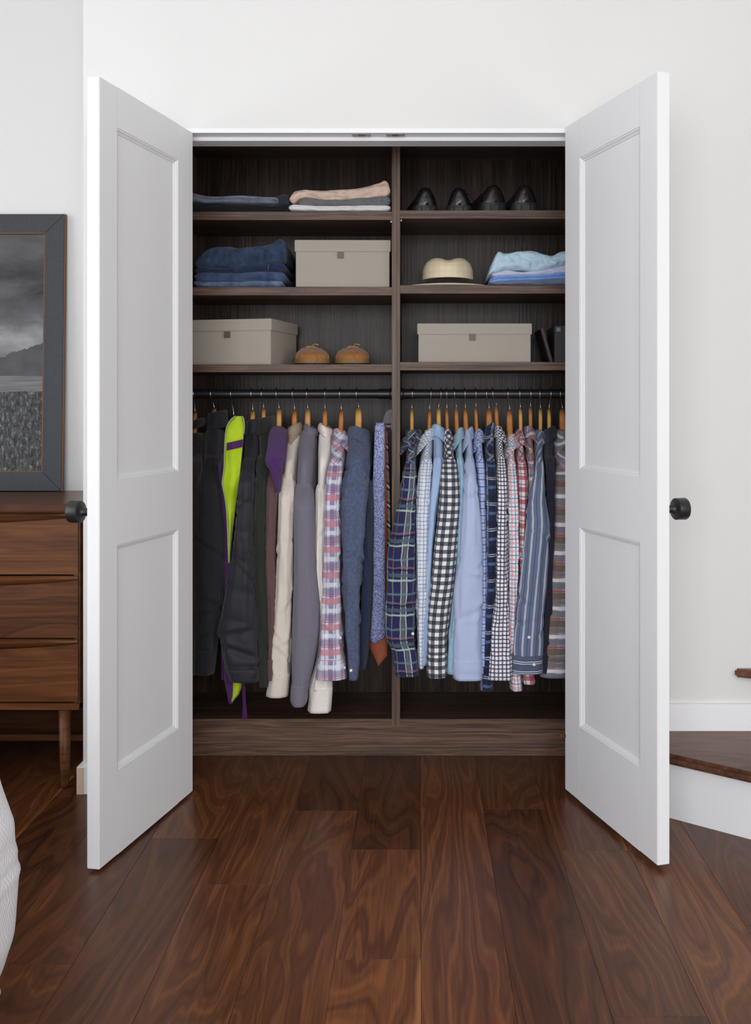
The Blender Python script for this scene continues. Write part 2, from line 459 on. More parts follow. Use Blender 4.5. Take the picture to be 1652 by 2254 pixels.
def closet_door(n, px, ang, side, z0, z1):
    W, T = 0.573, 0.035
    root = bpy.data.objects.new('door_%d' % n, None); COL.objects.link(root); struct(root)
    root['label'] = 'white two-panel closet door swung open on the %s side' % ('dresser' if side < 0 else 'stair')
    hx = PXx(px, 3.29)
    d = Vector((side * math.sin(ang), -math.cos(ang), 0))
    root.location = (hx, 3.29, 0); root.rotation_euler = (0, 0, math.atan2(d.y, d.x))
    ya, yb = (-T, 0.0) if side < 0 else (0.0, T)
    U0, U1 = 0.105, 0.478
    A = [(0.2305, 0.8266), (1.0, 1.93)]
    dz = (z0 - 0.008)
    bv = 0.0015
    box('stile', (0, ya, z0), (U0, yb, z1), M_DOOR, root, bv)
    box('stile', (U1, ya, z0), (W, yb, z1), M_DOOR, root, bv)
    for a, b_ in ((z0, A[0][0] + dz), (A[0][1] + dz, A[1][0] + dz), (A[1][1] + dz, z1)):
        box('rail', (U0, ya, a), (U1, yb, b_), M_DOOR, root)
    for a, b_ in A:
        p = box('panel', (U0, ya + 0.0105, a + dz), (U1, yb - 0.0105, b_ + dz), M_DOOR, root)
        moulding_frame('moulding', U0, U1, a + dz, b_ + dz, yb, 1, p)
        moulding_frame('moulding', U0, U1, a + dz, b_ + dz, ya, -1, p)
    # knob on the far face: stem and thick disc
    yo, s = (ya, -1) if side < 0 else (yb, 1)
    prof = [(0.0, -0.002), (0.013, -0.002), (0.011, 0.006), (0.0105, 0.03), (0.013, 0.037), (0.018, 0.0415), (0.027, 0.043), (0.0285, 0.0445), (0.029, 0.072), (0.0275, 0.0745), (0.0, 0.0755)]
    k = lathe('knob', [(r, s * h) for r, h in prof], M_BLACK, root, 40, 'Y', (0.525, yo, 0.917 + dz))
    autosmooth(k, 40)
    lathe('knob_rose', [(0, s * -0.001), (0.022, s * -0.001), (0.022, s * 0.003), (0, s * 0.003)], M_BLACK, root, 28, 'Y', (0.525, yo, 0.917 + dz))
    return root
closet_door(1, 424, math.radians(12.06), -1, 0.008, 2.037)
closet_door(2, 1243, math.radians(16.4), 1, 0.014, 2.053)

# ------------------------------------------------------------------ closet shelving unit
UY0, UY1 = 3.651, 4.0
UX0, UX1 = -0.83, 0.66
def uz(py): return PZ(py, UY0)
DX0, DX1 = PXx(862, UY0), PXx(880, UY0)
UTOP = 2.12
unit = thing('closet_shelving', 'dark brown wood-grain closet shelving unit built in behind the white doors', 'shelving', (DX0, UY0, 0))
BASE = uz(1583)
box('side_panel', (UX0 - 0.019, UY0, 0), (UX0, UY1, UTOP), M_CL_DIV, unit)
box('side_panel', (UX1, UY0, 0), (UX1 + 0.019, UY1, UTOP), M_CL_DIV, unit)
box('divider', (DX0, UY0 - 0.004, uz(1597)), (DX1, UY1, UTOP), M_CL_DIV, unit, 0.001)
box('back_panel', (UX0, UY1, BASE), (DX0, UY1 + 0.008, UTOP), M_CL_BACK, unit)
box('back_panel', (DX0, UY1, BASE), (UX1, UY1 + 0.008, UTOP), M_CL_BACK, unit)
box('top_panel', (UX0, UY0, UTOP), (UX1, UY1, UTOP + 0.019), M_CL_EDGE, unit)
box('bottom_shelf', (UX0, UY0 + 0.006, BASE - 0.025), (UX1, UY1, BASE), M_CL_EDGE, unit)
box('kick_board', (UX0, UY0 - 0.002, 0.0), (UX1, UY0 + 0.016, BASE + 0.001), M_CL_EDGE, unit, 0.001)
SHELF = {}
for bay, x0, x1, tops in ((0, UX0, DX0, ((466, 484), (632, 650), (802, 819))), (1, DX1, UX1, ((463, 481), (628, 646), (797, 815)))):
    for i, (a, b_) in enumerate(tops):
        SHELF[bay, i] = uz(a)
        sh = box('shelf', (x0, UY0, uz(b_)), (x1, UY1, uz(a)), M_CL_EDGE, unit, 0.0008)
        for q in (UY0 + 0.03,) if i == 0 else ():
            for xx in ((x1 - 0.006) if bay == 0 else (x0 + 0.001),):
                box('shelf_pin', (xx, q, uz(b_) - 0.0035), (xx + 0.005, q + 0.004, uz(b_) + 0.001), M_CHROME, sh)
RODY = 3.77
RODZ = PZ(867, RODY)
for x0, x1 in ((UX0, DX0), (DX1, UX1)):
    rod = lathe('hanging_rod', [(0, x0), (0.0155, x0), (0.0155, x1), (0, x1)], M_BLACK, unit, 28, 'X', (0, RODY, RODZ)); autosmooth(rod)
    for a, s in ((x0, 1), (x1, -1)):
        fl = lathe('rod_socket', [(0, a), (0.021, a), (0.021, a + s * 0.008), (0.0175, a + s * 0.011), (0.0175, a + s * 0.05), (0, a + s * 0.05)], M_BLACK, rod, 28, 'X', (0, RODY, RODZ)); autosmooth(fl)
settle(unit)

# ------------------------------------------------------------------ stairs on the right
st = thing('staircase', 'white-risered winder stair with walnut treads beside the open closet door', 'staircase', (0.7, 3.2, 0))
def P2(px, py, z):           # point on a horizontal plane z
    Y = (H - z) * F / (py - YC); return Vector((PXx(px, Y), Y, z))
a0 = P2(1472, 1800, 0); a1 = P2(1652, 1848, 0)
dr = (a1 - a0).normalized()
SW = WY - 0.0015
A = a0 + dr * ((SW - a0.y) / dr.y); B = a0 + dr * 2.2
nn = Vector((-dr.y, dr.x, 0))        # pointing up the stair
if nn.y < 0: nn = -nn
TR = 0.194
def quad(A, B, off0, off1):
    return [tuple((A - nn * off0).xy), tuple((B - nn * off0).xy), tuple((B + nn * off1).xy), tuple((A + nn * off1).xy)]
Br = Vector((min(B.x, RX), B.y, 0))
prism('riser', [(A.x, A.y), (B.x, B.y), (B.x + nn.x * 0.02, B.y + nn.y * 0.02), (A.x + 0.026, SW)], 0, TR - 0.03, M_TRIM, st)
A2 = Vector((0.985, SW, 0)); d2 = Vector((math.cos(math.radians(-24)), math.sin(math.radians(-24)), 0)); B2 = A2 + d2 * 1.6
n2 = Vector((-d2.y, d2.x, 0))
nose = 0.03
An = A - nn * nose; An = An + dr * ((SW - An.y) / dr.y); Bn = B - nn * nose
def board_strips(e0, e1, f0, f1, n, z0, z1):
    """a tread glued up of n boards fanning from the wall"""
    for i in range(n):
        t0, t1 = i / n, (i + 1) / n
        if i == 0: t1 = 0.22
        elif i == 1: t0 = 0.22
        q = [e0.lerp(f0, t0), e1.lerp(f1, t0), e1.lerp(f1, t1), e0.lerp(f0, t1)]
        prism('tread', [(p.x, p.y) for p in q], z0, z1, M_TREAD, st, 0.010 if i == 0 else 0.0, (0, 1))
board_strips(An, Bn, Vector((A2.x + 0.03, SW, 0)), Vector((2.6, 2.55, 0)), 2, TR - 0.031, TR)
T2 = PZ(1470, WY)
prism('riser', [(A2.x + 0.085, SW), (B2.x, B2.y + 0.03), (B2.x, B2.y + 0.06), (A2.x + 0.14, SW)], TR, T2 - 0.02, M_TRIM, st)
prism('tread', [(A2.x - 0.006, SW), (A2.x - 0.016, SW - 0.008), (A2.x - 0.004, WY - 0.02), (B2.x, B2.y - 0.03), (B2.x + 0.1, SW)], T2 - 0.026, T2, M_TREAD, st, 0.008)
settle(st)
struct(box('baseboard_right', (0.58, WY - 0.013, TR), (A2.x + 0.13, WY, TR + 0.083), M_TRIM))

# ------------------------------------------------------------------ dresser on the left
DF = 3.315
dr_x1 = LX - 0.018; dr_x0 = -2.75
dz_top = PZ(1108, DF)
ds = thing('dresser', 'walnut dresser with three visible drawers below a framed picture', 'dresser', (-1.9, 3.56, 0))
def dzp(py): return PZ(py, DF)
box('top', (dr_x0, DF - 0.012, dzp(1127)), (dr_x1, RECY - 0.001, dz_top), M_DTOP, ds, 0.004, 3)
box('side', (dr_x1 - 0.02, DF + 0.012, dzp(1562)), (dr_x1, RECY - 0.02, dzp(1127)), M_DRESS, ds)
box('side', (dr_x0, DF + 0.012, dzp(1562)), (dr_x0 + 0.02, RECY - 0.02, dzp(1127)), M_DRESS, ds)
box('back', (dr_x0 + 0.02, RECY - 0.03, dzp(1562)), (dr_x1 - 0.02, RECY - 0.02, dzp(1127)), M_DRESS, ds)
box('bottom_rail', (dr_x0, DF, dzp(1563)), (dr_x1, DF + 0.022, dzp(1549)), M_DRESS, ds, 0.001)
box('bottom', (dr_x0, DF + 0.022, dzp(1562)), (dr_x1, RECY - 0.03, dzp(1552)), M_DRESS, ds)
for (ya, yb) in ((1129, 1265), (1268.5, 1405), (1408.5, 1546)):
    for col_ in range(2):
        xa = dr_x0 + 0.022 if col_ == 0 else (dr_x0 + dr_x1) / 2 + 0.002
        xb = (dr_x0 + dr_x1) / 2 - 0.002 if col_ == 0 else dr_x1 - 0.004
        dw = box('drawer', (xa, DF + 0.004, dzp(yb)), (xb, DF + 0.30, dzp(ya)), M_DRESS, ds, 0.001)
        # carved lip pull, deepest in the middle and thinning to the ends
        rows = []
        N = 25
        for i in range(N):
            t = i / (N - 1); x = xa + (xb - xa) * t
            k = math.sin(PI * t) ** 0.8
            h = 0.013 + 0.020 * k; d = 0.006 + 0.016 * k
            z1_ = dzp(ya + 0.5)
            rows.append([(x, DF + 0.006, z1_), (x, DF + 0.004 - d * 0.6, z1_ - 0.001), (x, DF + 0.004 - d, z1_ - 0.006), (x, DF + 0.004 - d * 0.9, z1_ - h * 0.55), (x, DF + 0.004, z1_ - h), (x, DF + 0.006, z1_ - h)])
        autosmooth(loft('drawer_pull', rows, M_DRESS, dw), 50)
for lx in (P2(140, 1736, 0).x, dr_x0 + 0.1):
    for ly in (3.345, RECY - 0.1):
        rows = []
        for z, r in ((0, 0.0095), (0.003, 0.0125), (0.08, 0.0155), (dzp(1562) - 0.001, 0.0195)):
            rows.append([(lx + r * math.cos(2 * PI * k / 20), ly + r * math.sin(2 * PI * k / 20), z) for k in range(20)])
        loft('leg', rows, M_DRESS, ds)
zs = PZ(1622, RECY - 0.1)
box('shade_panel', (dr_x0 + 0.02, RECY - 0.03, 0.012), (dr_x1 - 0.02, RECY - 0.02, dzp(1562)), M_DRESS, ds)  # dark panel added in place of the shade beneath the dresser
box('stretcher', (dr_x0 + 0.1, RECY - 0.11, zs - 0.011), (P2(140, 1736, 0).x, RECY - 0.09, zs + 0.011), M_DRESS, ds, 0.002)
settle(ds)

# framed photograph standing on the dresser, leaning on the wall
fr = thing('framed_picture', 'dark leather-wrapped frame holding a black and white landscape photograph on the dresser', 'picture')
fx1 = PXx(143, 3.81); fw, fh, fb, ft = 0.82, 0.985, 0.068, 0.022
b = NB('stitched_leather'); v = b.coord('Object')
n = b.noise(v, 260, 3)
b.bump(n, 0.5, 0.002)
M_LEATH = b.done(b.mix(n, lin((30, 33, 38)), lin((64, 67, 72))), 0.55, 0.4)
M_COPPER = plain('worn_copper_edge', (112, 74, 48), 0.5, 0.5, 0.3, var=0.9)
fr.location = (fx1 - fw / 2, 3.792, dz_top + 0.002)
fr.rotation_euler = (-math.atan2(0.034, fh), 0, 0)
for nm, pts in (('frame_bar', [(-fw / 2, 0), (fw / 2, 0), (fw / 2 - fb, fb), (-fw / 2 + fb, fb)]), ('frame_bar', [(fw / 2, 0), (fw / 2, fh), (fw / 2 - fb, fh - fb), (fw / 2 - fb, fb)]),
                ('frame_bar', [(fw / 2, fh), (-fw / 2, fh), (-fw / 2 + fb, fh - fb), (fw / 2 - fb, fh - fb)]), ('frame_bar', [(-fw / 2, fh), (-fw / 2, 0), (-fw / 2 + fb, fb), (-fw / 2 + fb, fh - fb)])):
    bm = bmesh.new()
    fv = [bm.verts.new((x, -ft, z)) for x, z in pts]; bv_ = [bm.verts.new((x, 0, z)) for x, z in pts]
    bm.faces.new(fv); bm.faces.new(bv_[::-1])
    for i in range(4): bm.faces.new((fv[i], bv_[i], bv_[(i + 1) % 4], fv[(i + 1) % 4]))
    bmesh.ops.recalc_face_normals(bm, faces=bm.faces[:])
    bmesh.ops.bevel(bm, geom=[e for e in bm.edges], offset=0.0012, segments=1, affect='EDGES')
    fo = bm_obj(nm, bm, M_LEATH, fr)
    # row of stitches near the inner edge
    c0 = Vector(((pts[2][0]), 0, pts[2][1])); c1 = Vector((pts[3][0], 0, pts[3][1]))
    mid_o = (Vector((pts[0][0], 0, pts[0][1])) + Vector((pts[1][0], 0, pts[1][1]))) / 2
    outd = (mid_o - (c0 + c1) / 2).normalized() * 0.009
    bm = bmesh.new(); L = (c1 - c0).length; d = (c1 - c0).normalized()
    for i in range(int(L / 0.007)):
        q = c0 + outd + d * (0.004 + i * 0.007)
        e2 = d * 0.004
        lo = Vector((min(q.x, q.x + e2.x) - 0.0007, -ft - 0.0008, min(q.z, q.z + e2.z) - 0.0007)); hi = Vector((max(q.x, q.x + e2.x) + 0.0007, -ft + 0.001, max(q.z, q.z + e2.z) + 0.0007))
        add_box(bm, lo, hi)
    s_ = bm_obj('stitching', bm, plain('frame_thread', (70, 72, 76), 0.8), fo); s_['kind'] = 'stuff'
box('edge_trim', (fw / 2 - 0.0005, -ft + 0.002, 0), (fw / 2 + 0.003, -0.002, fh), M_COPPER, fr)
box('edge_trim', (-fw / 2 - 0.003, -ft + 0.002, 0), (-fw / 2 + 0.0005, -0.002, fh), M_COPPER, fr)
bm = bmesh.new(); w = 0.003; xi, zi = fw / 2 - fb, fb
add_box(bm, (-xi - 0.001, -ft - 0.0005, zi - 0.001), (xi, -0.012, zi + w)); add_box(bm, (-xi, -ft - 0.0005, fh - zi - w), (xi, -0.012, fh - zi + 0.001))
add_box(bm, (-xi - 0.001, -ft - 0.0005, zi), (-xi + w, -0.012, fh - zi)); add_box(bm, (xi - w, -ft - 0.0005, zi), (xi + 0.001, -0.012, fh - zi))
bm_obj('inner_lip', bm, M_COPPER, fr)
# print: clouds, ridge, lake and grass in greys
b = NB('landscape_print'); s = b.sep(b.coord('Object')); x, z = s[0], s[2]
z = b.math('MULTIPLY', b.math('SUBTRACT', z, fb), 1.0 / (fh - 2 * fb))
cl = b.noise(b.comb(b.math('MULTIPLY', x, 3.0), b.math('MULTIPLY', z, 6.0), 4.0), 1.1, 6, 0.55, 0.3)
glow = b.math('POWER', 2.718, b.math('MULTIPLY', b.math('POWER', b.math('SUBTRACT', z, 0.56), 2.0), -90.0))
skyv = b.math('ADD', b.math('MULTIPLY', b.math('SUBTRACT', cl, 0.36), 0.85), b.math('MULTIPLY', glow, 0.22))
sky = b.ramp(skyv, [(0.0, lin((44, 44, 46))), (0.25, lin((92, 92, 94))), (0.6, lin((178, 178, 180)))])
ridge = b.math('ADD', b.math('MULTIPLY_ADD', x, 0.42, 0.355), b.math('MULTIPLY', b.noise(b.comb(x, 0.0, 0.0), 16, 5, 0.6), 0.09))
mtn = b.math('LESS_THAN', z, ridge)
col = b.mix(mtn, sky, b.mix(b.noise(b.comb(x, z, 1.0), 14, 4), lin((52, 52, 54)), lin((90, 90, 92))))
lake = b.math('LESS_THAN', z, 0.40)
lk = b.noise(b.comb(b.math('MULTIPLY', x, 6.0), b.math('MULTIPLY', z, 90.0), 0.0), 1.0, 3)
col = b.mix(lake, col, b.mix(lk, lin((58, 58, 60)), lin((138, 138, 140))))
gr = b.math('LESS_THAN', z, b.math('MULTIPLY_ADD', b.noise(b.comb(x, 0.0, 2.0), 12, 3), 0.02, 0.325))
gn = b.noise(b.comb(b.math('MULTIPLY', x, 90.0), b.math('MULTIPLY', z, 34.0), 0.0), 1.0, 5, 0.7, 0.6)
grass = b.ramp(gn, [(0.38, lin((30, 31, 32))), (0.55, lin((70, 71, 72))), (0.75, lin((150, 152, 150)))])
col = b.mix(gr, col, grass)
M_PRINT = b.done(col, 0.22, 0.4)
box('print', (-xi, -0.012, zi), (xi, -0.004, fh - zi), M_PRINT, fr)

# ------------------------------------------------------------------ bed corner and rug on the left
prof = [(1440, -160), (1480, -105), (1520, -50), (1550, -22), (1578, 0), (1608, 18), (1660, 31), (1720, 43), (1760, 53), (1785, 60), (1830, 63), (1850, 67), (1870, 66), (1890, 71), (1910, 67), (1960, 65), (2000, 63), (2025, 60), (2045, 55), (2062, 48), (2085, 40), (2115, 28), (2155, 12), (2180, 1)]
BY1 = 2.21
b = NB('white_diamond_bedspread'); uv = b.coord('UV'); s = b.sep(uv)
per = 0.075
def tri(q): return b.math('ABSOLUTE', b.math('SUBTRACT', b.math('FRACT', q), 0.5))
uu = b.math('MULTIPLY', s[0], 1 / per); vv = b.math('MULTIPLY', s[1], 1 / (per * 1.5))
dd = b.math('ADD', tri(uu), tri(vv))                      # concentric diamonds
rib = b.math('MULTIPLY_ADD', b.math('SINE', b.math('MULTIPLY', dd, 38.0)), 0.5, 0.5)
thr = b.math('MULTIPLY_ADD', b.math('SINE', b.math('MULTIPLY', s[1], 2400.0)), 0.5, 0.5)
b.bump(b.math('ADD', rib, b.math('MULTIPLY', thr, 0.25)), 0.35, 0.002)
M_BED = b.done(b.mix(b.math('MULTIPLY', rib, 0.2), lin((222, 221, 224)), lin((240, 240, 242))), 0.85, 0.25, sheen=0.1)
bed = thing('bed', 'bed corner under a white bedspread woven with a diamond pattern', 'bed', (-1.6, 1.3, 0))
rows = []
BX0, BY0 = -2.4, -0.2
PR = [(y, x) for y, x in prof]
prof = [(1440 + (2180 - 1440) * i / 70,) for i in range(71)]
prof = [(y[0], interp(PR, y[0])[0]) for y in prof]
for (py, px) in prof:
    z = max(PZ(py, BY1), 0.0175); x1 = PXx(px, BY1)
    ins = (PXx(71, BY1) - x1)
    y1 = BY1 + 0.02 - ins * 0.55
    r = 0.10
    ring = []
    def corner(cx, cy, a0, m=10):
        for i in range(m + 1):
            a = a0 + PI / 2 * i / m; ring.append((cx + r * math.cos(a), cy + r * math.sin(a), z))
    corner(BX0 + r, y1 - r, PI / 2); corner(BX0 + r, BY0 + r, PI)
    corner(x1 - r, BY0 + r, 1.5 * PI); corner(x1 - r, y1 - r, 0)
    # long sides get intermediate points for soft folds
    out = []
    for i in range(len(ring)):
        p = Vector(ring[i]); q = Vector(ring[(i + 1) % len(ring)]); m = max(1, int((q - p).length / 0.05))
        for j in range(m): out.append(p.lerp(q, j / m))
    if len(rows) and len(out) != len(rows[0]):
        pass
    rows.append(out)
m = min(len(r_) for r_ in rows)
def resample(ring, n):
    L = [0.0]
    for i in range(len(ring)): L.append(L[-1] + (ring[(i + 1) % len(ring)] - ring[i]).length)
    res = []
    for k in range(n):
        t = L[-1] * k / n; i = 0
        while L[i + 1] < t: i += 1
        res.append(ring[i].lerp(ring[(i + 1) % len(ring)], (t - L[i]) / max(L[i + 1] - L[i], 1e-9)))
    return res
rows = [resample(r_, 260) for r_ in rows]
for r_ in rows:
    for p in r_:
        p.x += 0.006 * nz(p.y * 9, p.z * 9, 1.0) * (1 if p.x > -1.2 else 0.5)
rows = rows[::-1]
loft('bedspread', rows, M_BED, bed)
box('mattress', (-2.3, -0.1, 0.32), (-1.05, 2.0, PZ(1450, BY1) - 0.01), plain('mattress_ticking', (225, 224, 222), 0.9), bed, 0.05, 3)
for lx in (-2.2, -1.15):
    for ly in (0.0, 1.9): box('leg', (lx - 0.03, ly - 0.03, 0.014), (lx + 0.03, ly + 0.03, 0.33), M_DRESS, bed, 0.004)
settle(bed)
b = NB('jute'); v = b.coord('Object')
n = b.noise(v, 140, 3); b.bump(n, 0.9, 0.006)
M_JUTE = b.done(b.mix(n, lin((112, 96, 74)), lin((196, 178, 150))), 0.95, 0.2)
rgx = P2(11, 2178, 0.004).x
rug = thing('rug', 'tan woven rug with a braided edge under the white bed', 'rug', (-1.6, 1.2, 0))
box('pile', (-2.7, 0.3, 0.0005), (rgx - 0.008, P2(6, 2178, 0).y - 0.02, 0.008), M_JUTE, rug, 0.002)
pts = []
x0_, x1_, y0_, y1_ = -2.7, rgx - 0.008, 0.3, P2(6, 2178, 0).y - 0.02
loop = [(x0_, y0_), (x1_, y0_), (x1_, y1_), (x0_, y1_)]
for ph in (0, PI):
    pts = []
    for i in range(4):
        p = Vector((*loop[i], 0)); q = Vector((*loop[(i + 1) % 4], 0)); L = (q - p).length; m = int(L / 0.006)
        for j in range(m):
            t = j / m; w = p.lerp(q, t); a = t * L / 0.024 * 2 * PI + ph
            nrm = Vector(((q - p).y, -(q - p).x, 0)).normalized()
            pts.append(w + nrm * 0.005 * math.sin(a) + Vector((0, 0, 0.0075 + 0.003 * math.cos(a))))
    tube('braid', pts, 0.0045, M_JUTE, rug, 6, True)
settle(rug)

# ------------------------------------------------------------------ hangers
HT = 0.0
def m_hanger(name, a, b2):
    b = NB(name); v = b.coord('Object')
    n = b.noise(b.mapping(v, scale=(120, 10, 30)), 1.0, 3)
    return b.done(b.mix(n, lin(a), lin(b2)), 0.32, 0.5)
M_HANG = [m_hanger('hanger_beech', (222, 172, 106), (190, 132, 72)), m_hanger('hanger_cherry', (206, 142, 84), (172, 106, 56)), m_hanger('hanger_maple', (230, 184, 106), (200, 144, 74))]
M_PLUM = plain('plum_plastic', (34, 22, 48), 0.4)

def hanger_top(s):           # drop of the upper edge below the neck at distance s from the middle
    return 0.055 * (1 - math.exp(-s / 0.02)) + 0.112 * (s / 0.168)
def hanger(hx, nx, ny, wpx, mat, label, yaw=0.0, peak=True):
    neck = P(nx, ny, RODY)
    root = thing('hanger', label, 'hanger', neck, 'clothes hangers on the closet rods')
    rows = []
    N = 34
    half = wpx * RODY / F / 2 * 0.8
    for i in range(N + 1):
        s = -0.168 + 0.336 * i / N
        a = abs(s)
        zt = -hanger_top(a); hgt = 0.058 - 0.034 * (a / 0.168)
        zb = zt - hgt
        if a < 0.04: zb = zt - 0.05 - 0.02 * (1 - a / 0.04)
        hw = half * (1.0 - 0.25 * (a / 0.168))
        dx = 0.004 * (a / 0.168) ** 2
        ring = []
        for k in range(16):
            q = 2 * PI * k / 16
            cx, cz = math.cos(q), math.sin(q)
            e = 0.55
            x = hw * math.copysign(abs(cx) ** e, cx); z = (zt + zb) / 2 + (zt - zb) / 2 * math.copysign(abs(cz) ** e, cz)
            ring.append((x + dx, s, z))
        rows.append(ring)
    body = loft('body', rows, mat, root)
    top = P(hx, 866, RODY) - neck
    # wire hook: up from the neck, round the front of the rod and over the top
    r = 0.0205; pts = [Vector((0, 0, -0.012)), Vector((0, 0, 0.006)), Vector((top.x * 0.25, -0.001, top.z * 0.35))]
    rc = Vector((top.x, 0, RODZ - neck.z))
    for i in range(13):
        a = math.radians(-118 - i * 16)      # angle in the Y-Z plane, front side first
        pts.append(Vector((rc.x * (0.8 + 0.2 * min(1, i / 3)), r * math.cos(a), rc.z + r * math.sin(a))))
    tube('hook', pts, 0.0017, M_CHROME, root, 8)
    root.rotation_euler = (0, 0, yaw)
    return root

# ------------------------------------------------------------------ garments
HALF = 0.205
def shoulder_len(z):
    """half length of the garment along the hanger at height z (follows the hanger slope)"""
    zt = 1.128
    d = zt - z
    return d
def ring_pts(cx, cy, a, b_, z, n, e=0.8, fold=None, seed=0.0):
    out = []
    for k in range(n):
        q = PI / 2 + 2 * PI * k / n
        c, s = math.cos(q), math.sin(q)
        x = a * math.copysign(abs(c) ** e, c); y = b_ * math.copysign(abs(s) ** e, s)
        d = fold(q, z, x, y) if fold else 0.0
        d = max(-0.28 * a, min(0.28 * a, d))
        L = math.hypot(x, y) or 1.0
        out.append(Vector((cx + x + d * x / L, cy + y + d * y / L * 1.0, z)))
    return out

def make_fold(seed, amp, k, crinkle, quilt=None):
    rg = random.Random(int(seed * 1000))
    cre = [(rg.uniform(0.30, 1.0), rg.uniform(0, 2 * PI), rg.uniform(-0.05, 0.05), rg.uniform(0.7, 1.6), rg.uniform(0.006, 0.014), rg.uniform(0.5, 1.0)) for _ in range(16)]
    def fold(q, z, x, y):
        w = 2.2 * nz(z * 4.0, seed) + 1.2 * nz(z * 11, seed + 3)
        d = amp * (0.75 * (1 - 2 * abs(math.sin(k * q * 0.5 + w * 0.9 + seed)) ** 0.7) + 0.4 * math.sin((k * 1.7) * q - w * 2.2 + seed * 2)) * (0.55 + 0.45 * min(1.0, max(0.0, (1.0 - z) / 0.4)))
        d += crinkle * (nz(math.cos(q) * 2.2 + seed, math.sin(q) * 2.2, z * 7) + 0.5 * nz(math.cos(q) * 5 + seed, math.sin(q) * 5, z * 16))
        if crinkle > 0.002:
            for z0, q0, m, wq, wz, am in cre:
                dz = z - z0
                if -0.12 < dz < 0.12:
                    dq = (q - q0 + PI) % (2 * PI) - PI
                    u = (dz - m * dq) / wz; g = math.exp(-(dq / wq) ** 2)
                    d += crinkle * 1.3 * am * g * (math.exp(-(u - 1.2) ** 2) - 1.2 * math.exp(-u * u))
        if quilt:
            d += quilt[1] * (abs(math.sin(PI * (z + 0.25 * x) / quilt[0])) ** 0.35 - 0.8)
        return d
    return fold

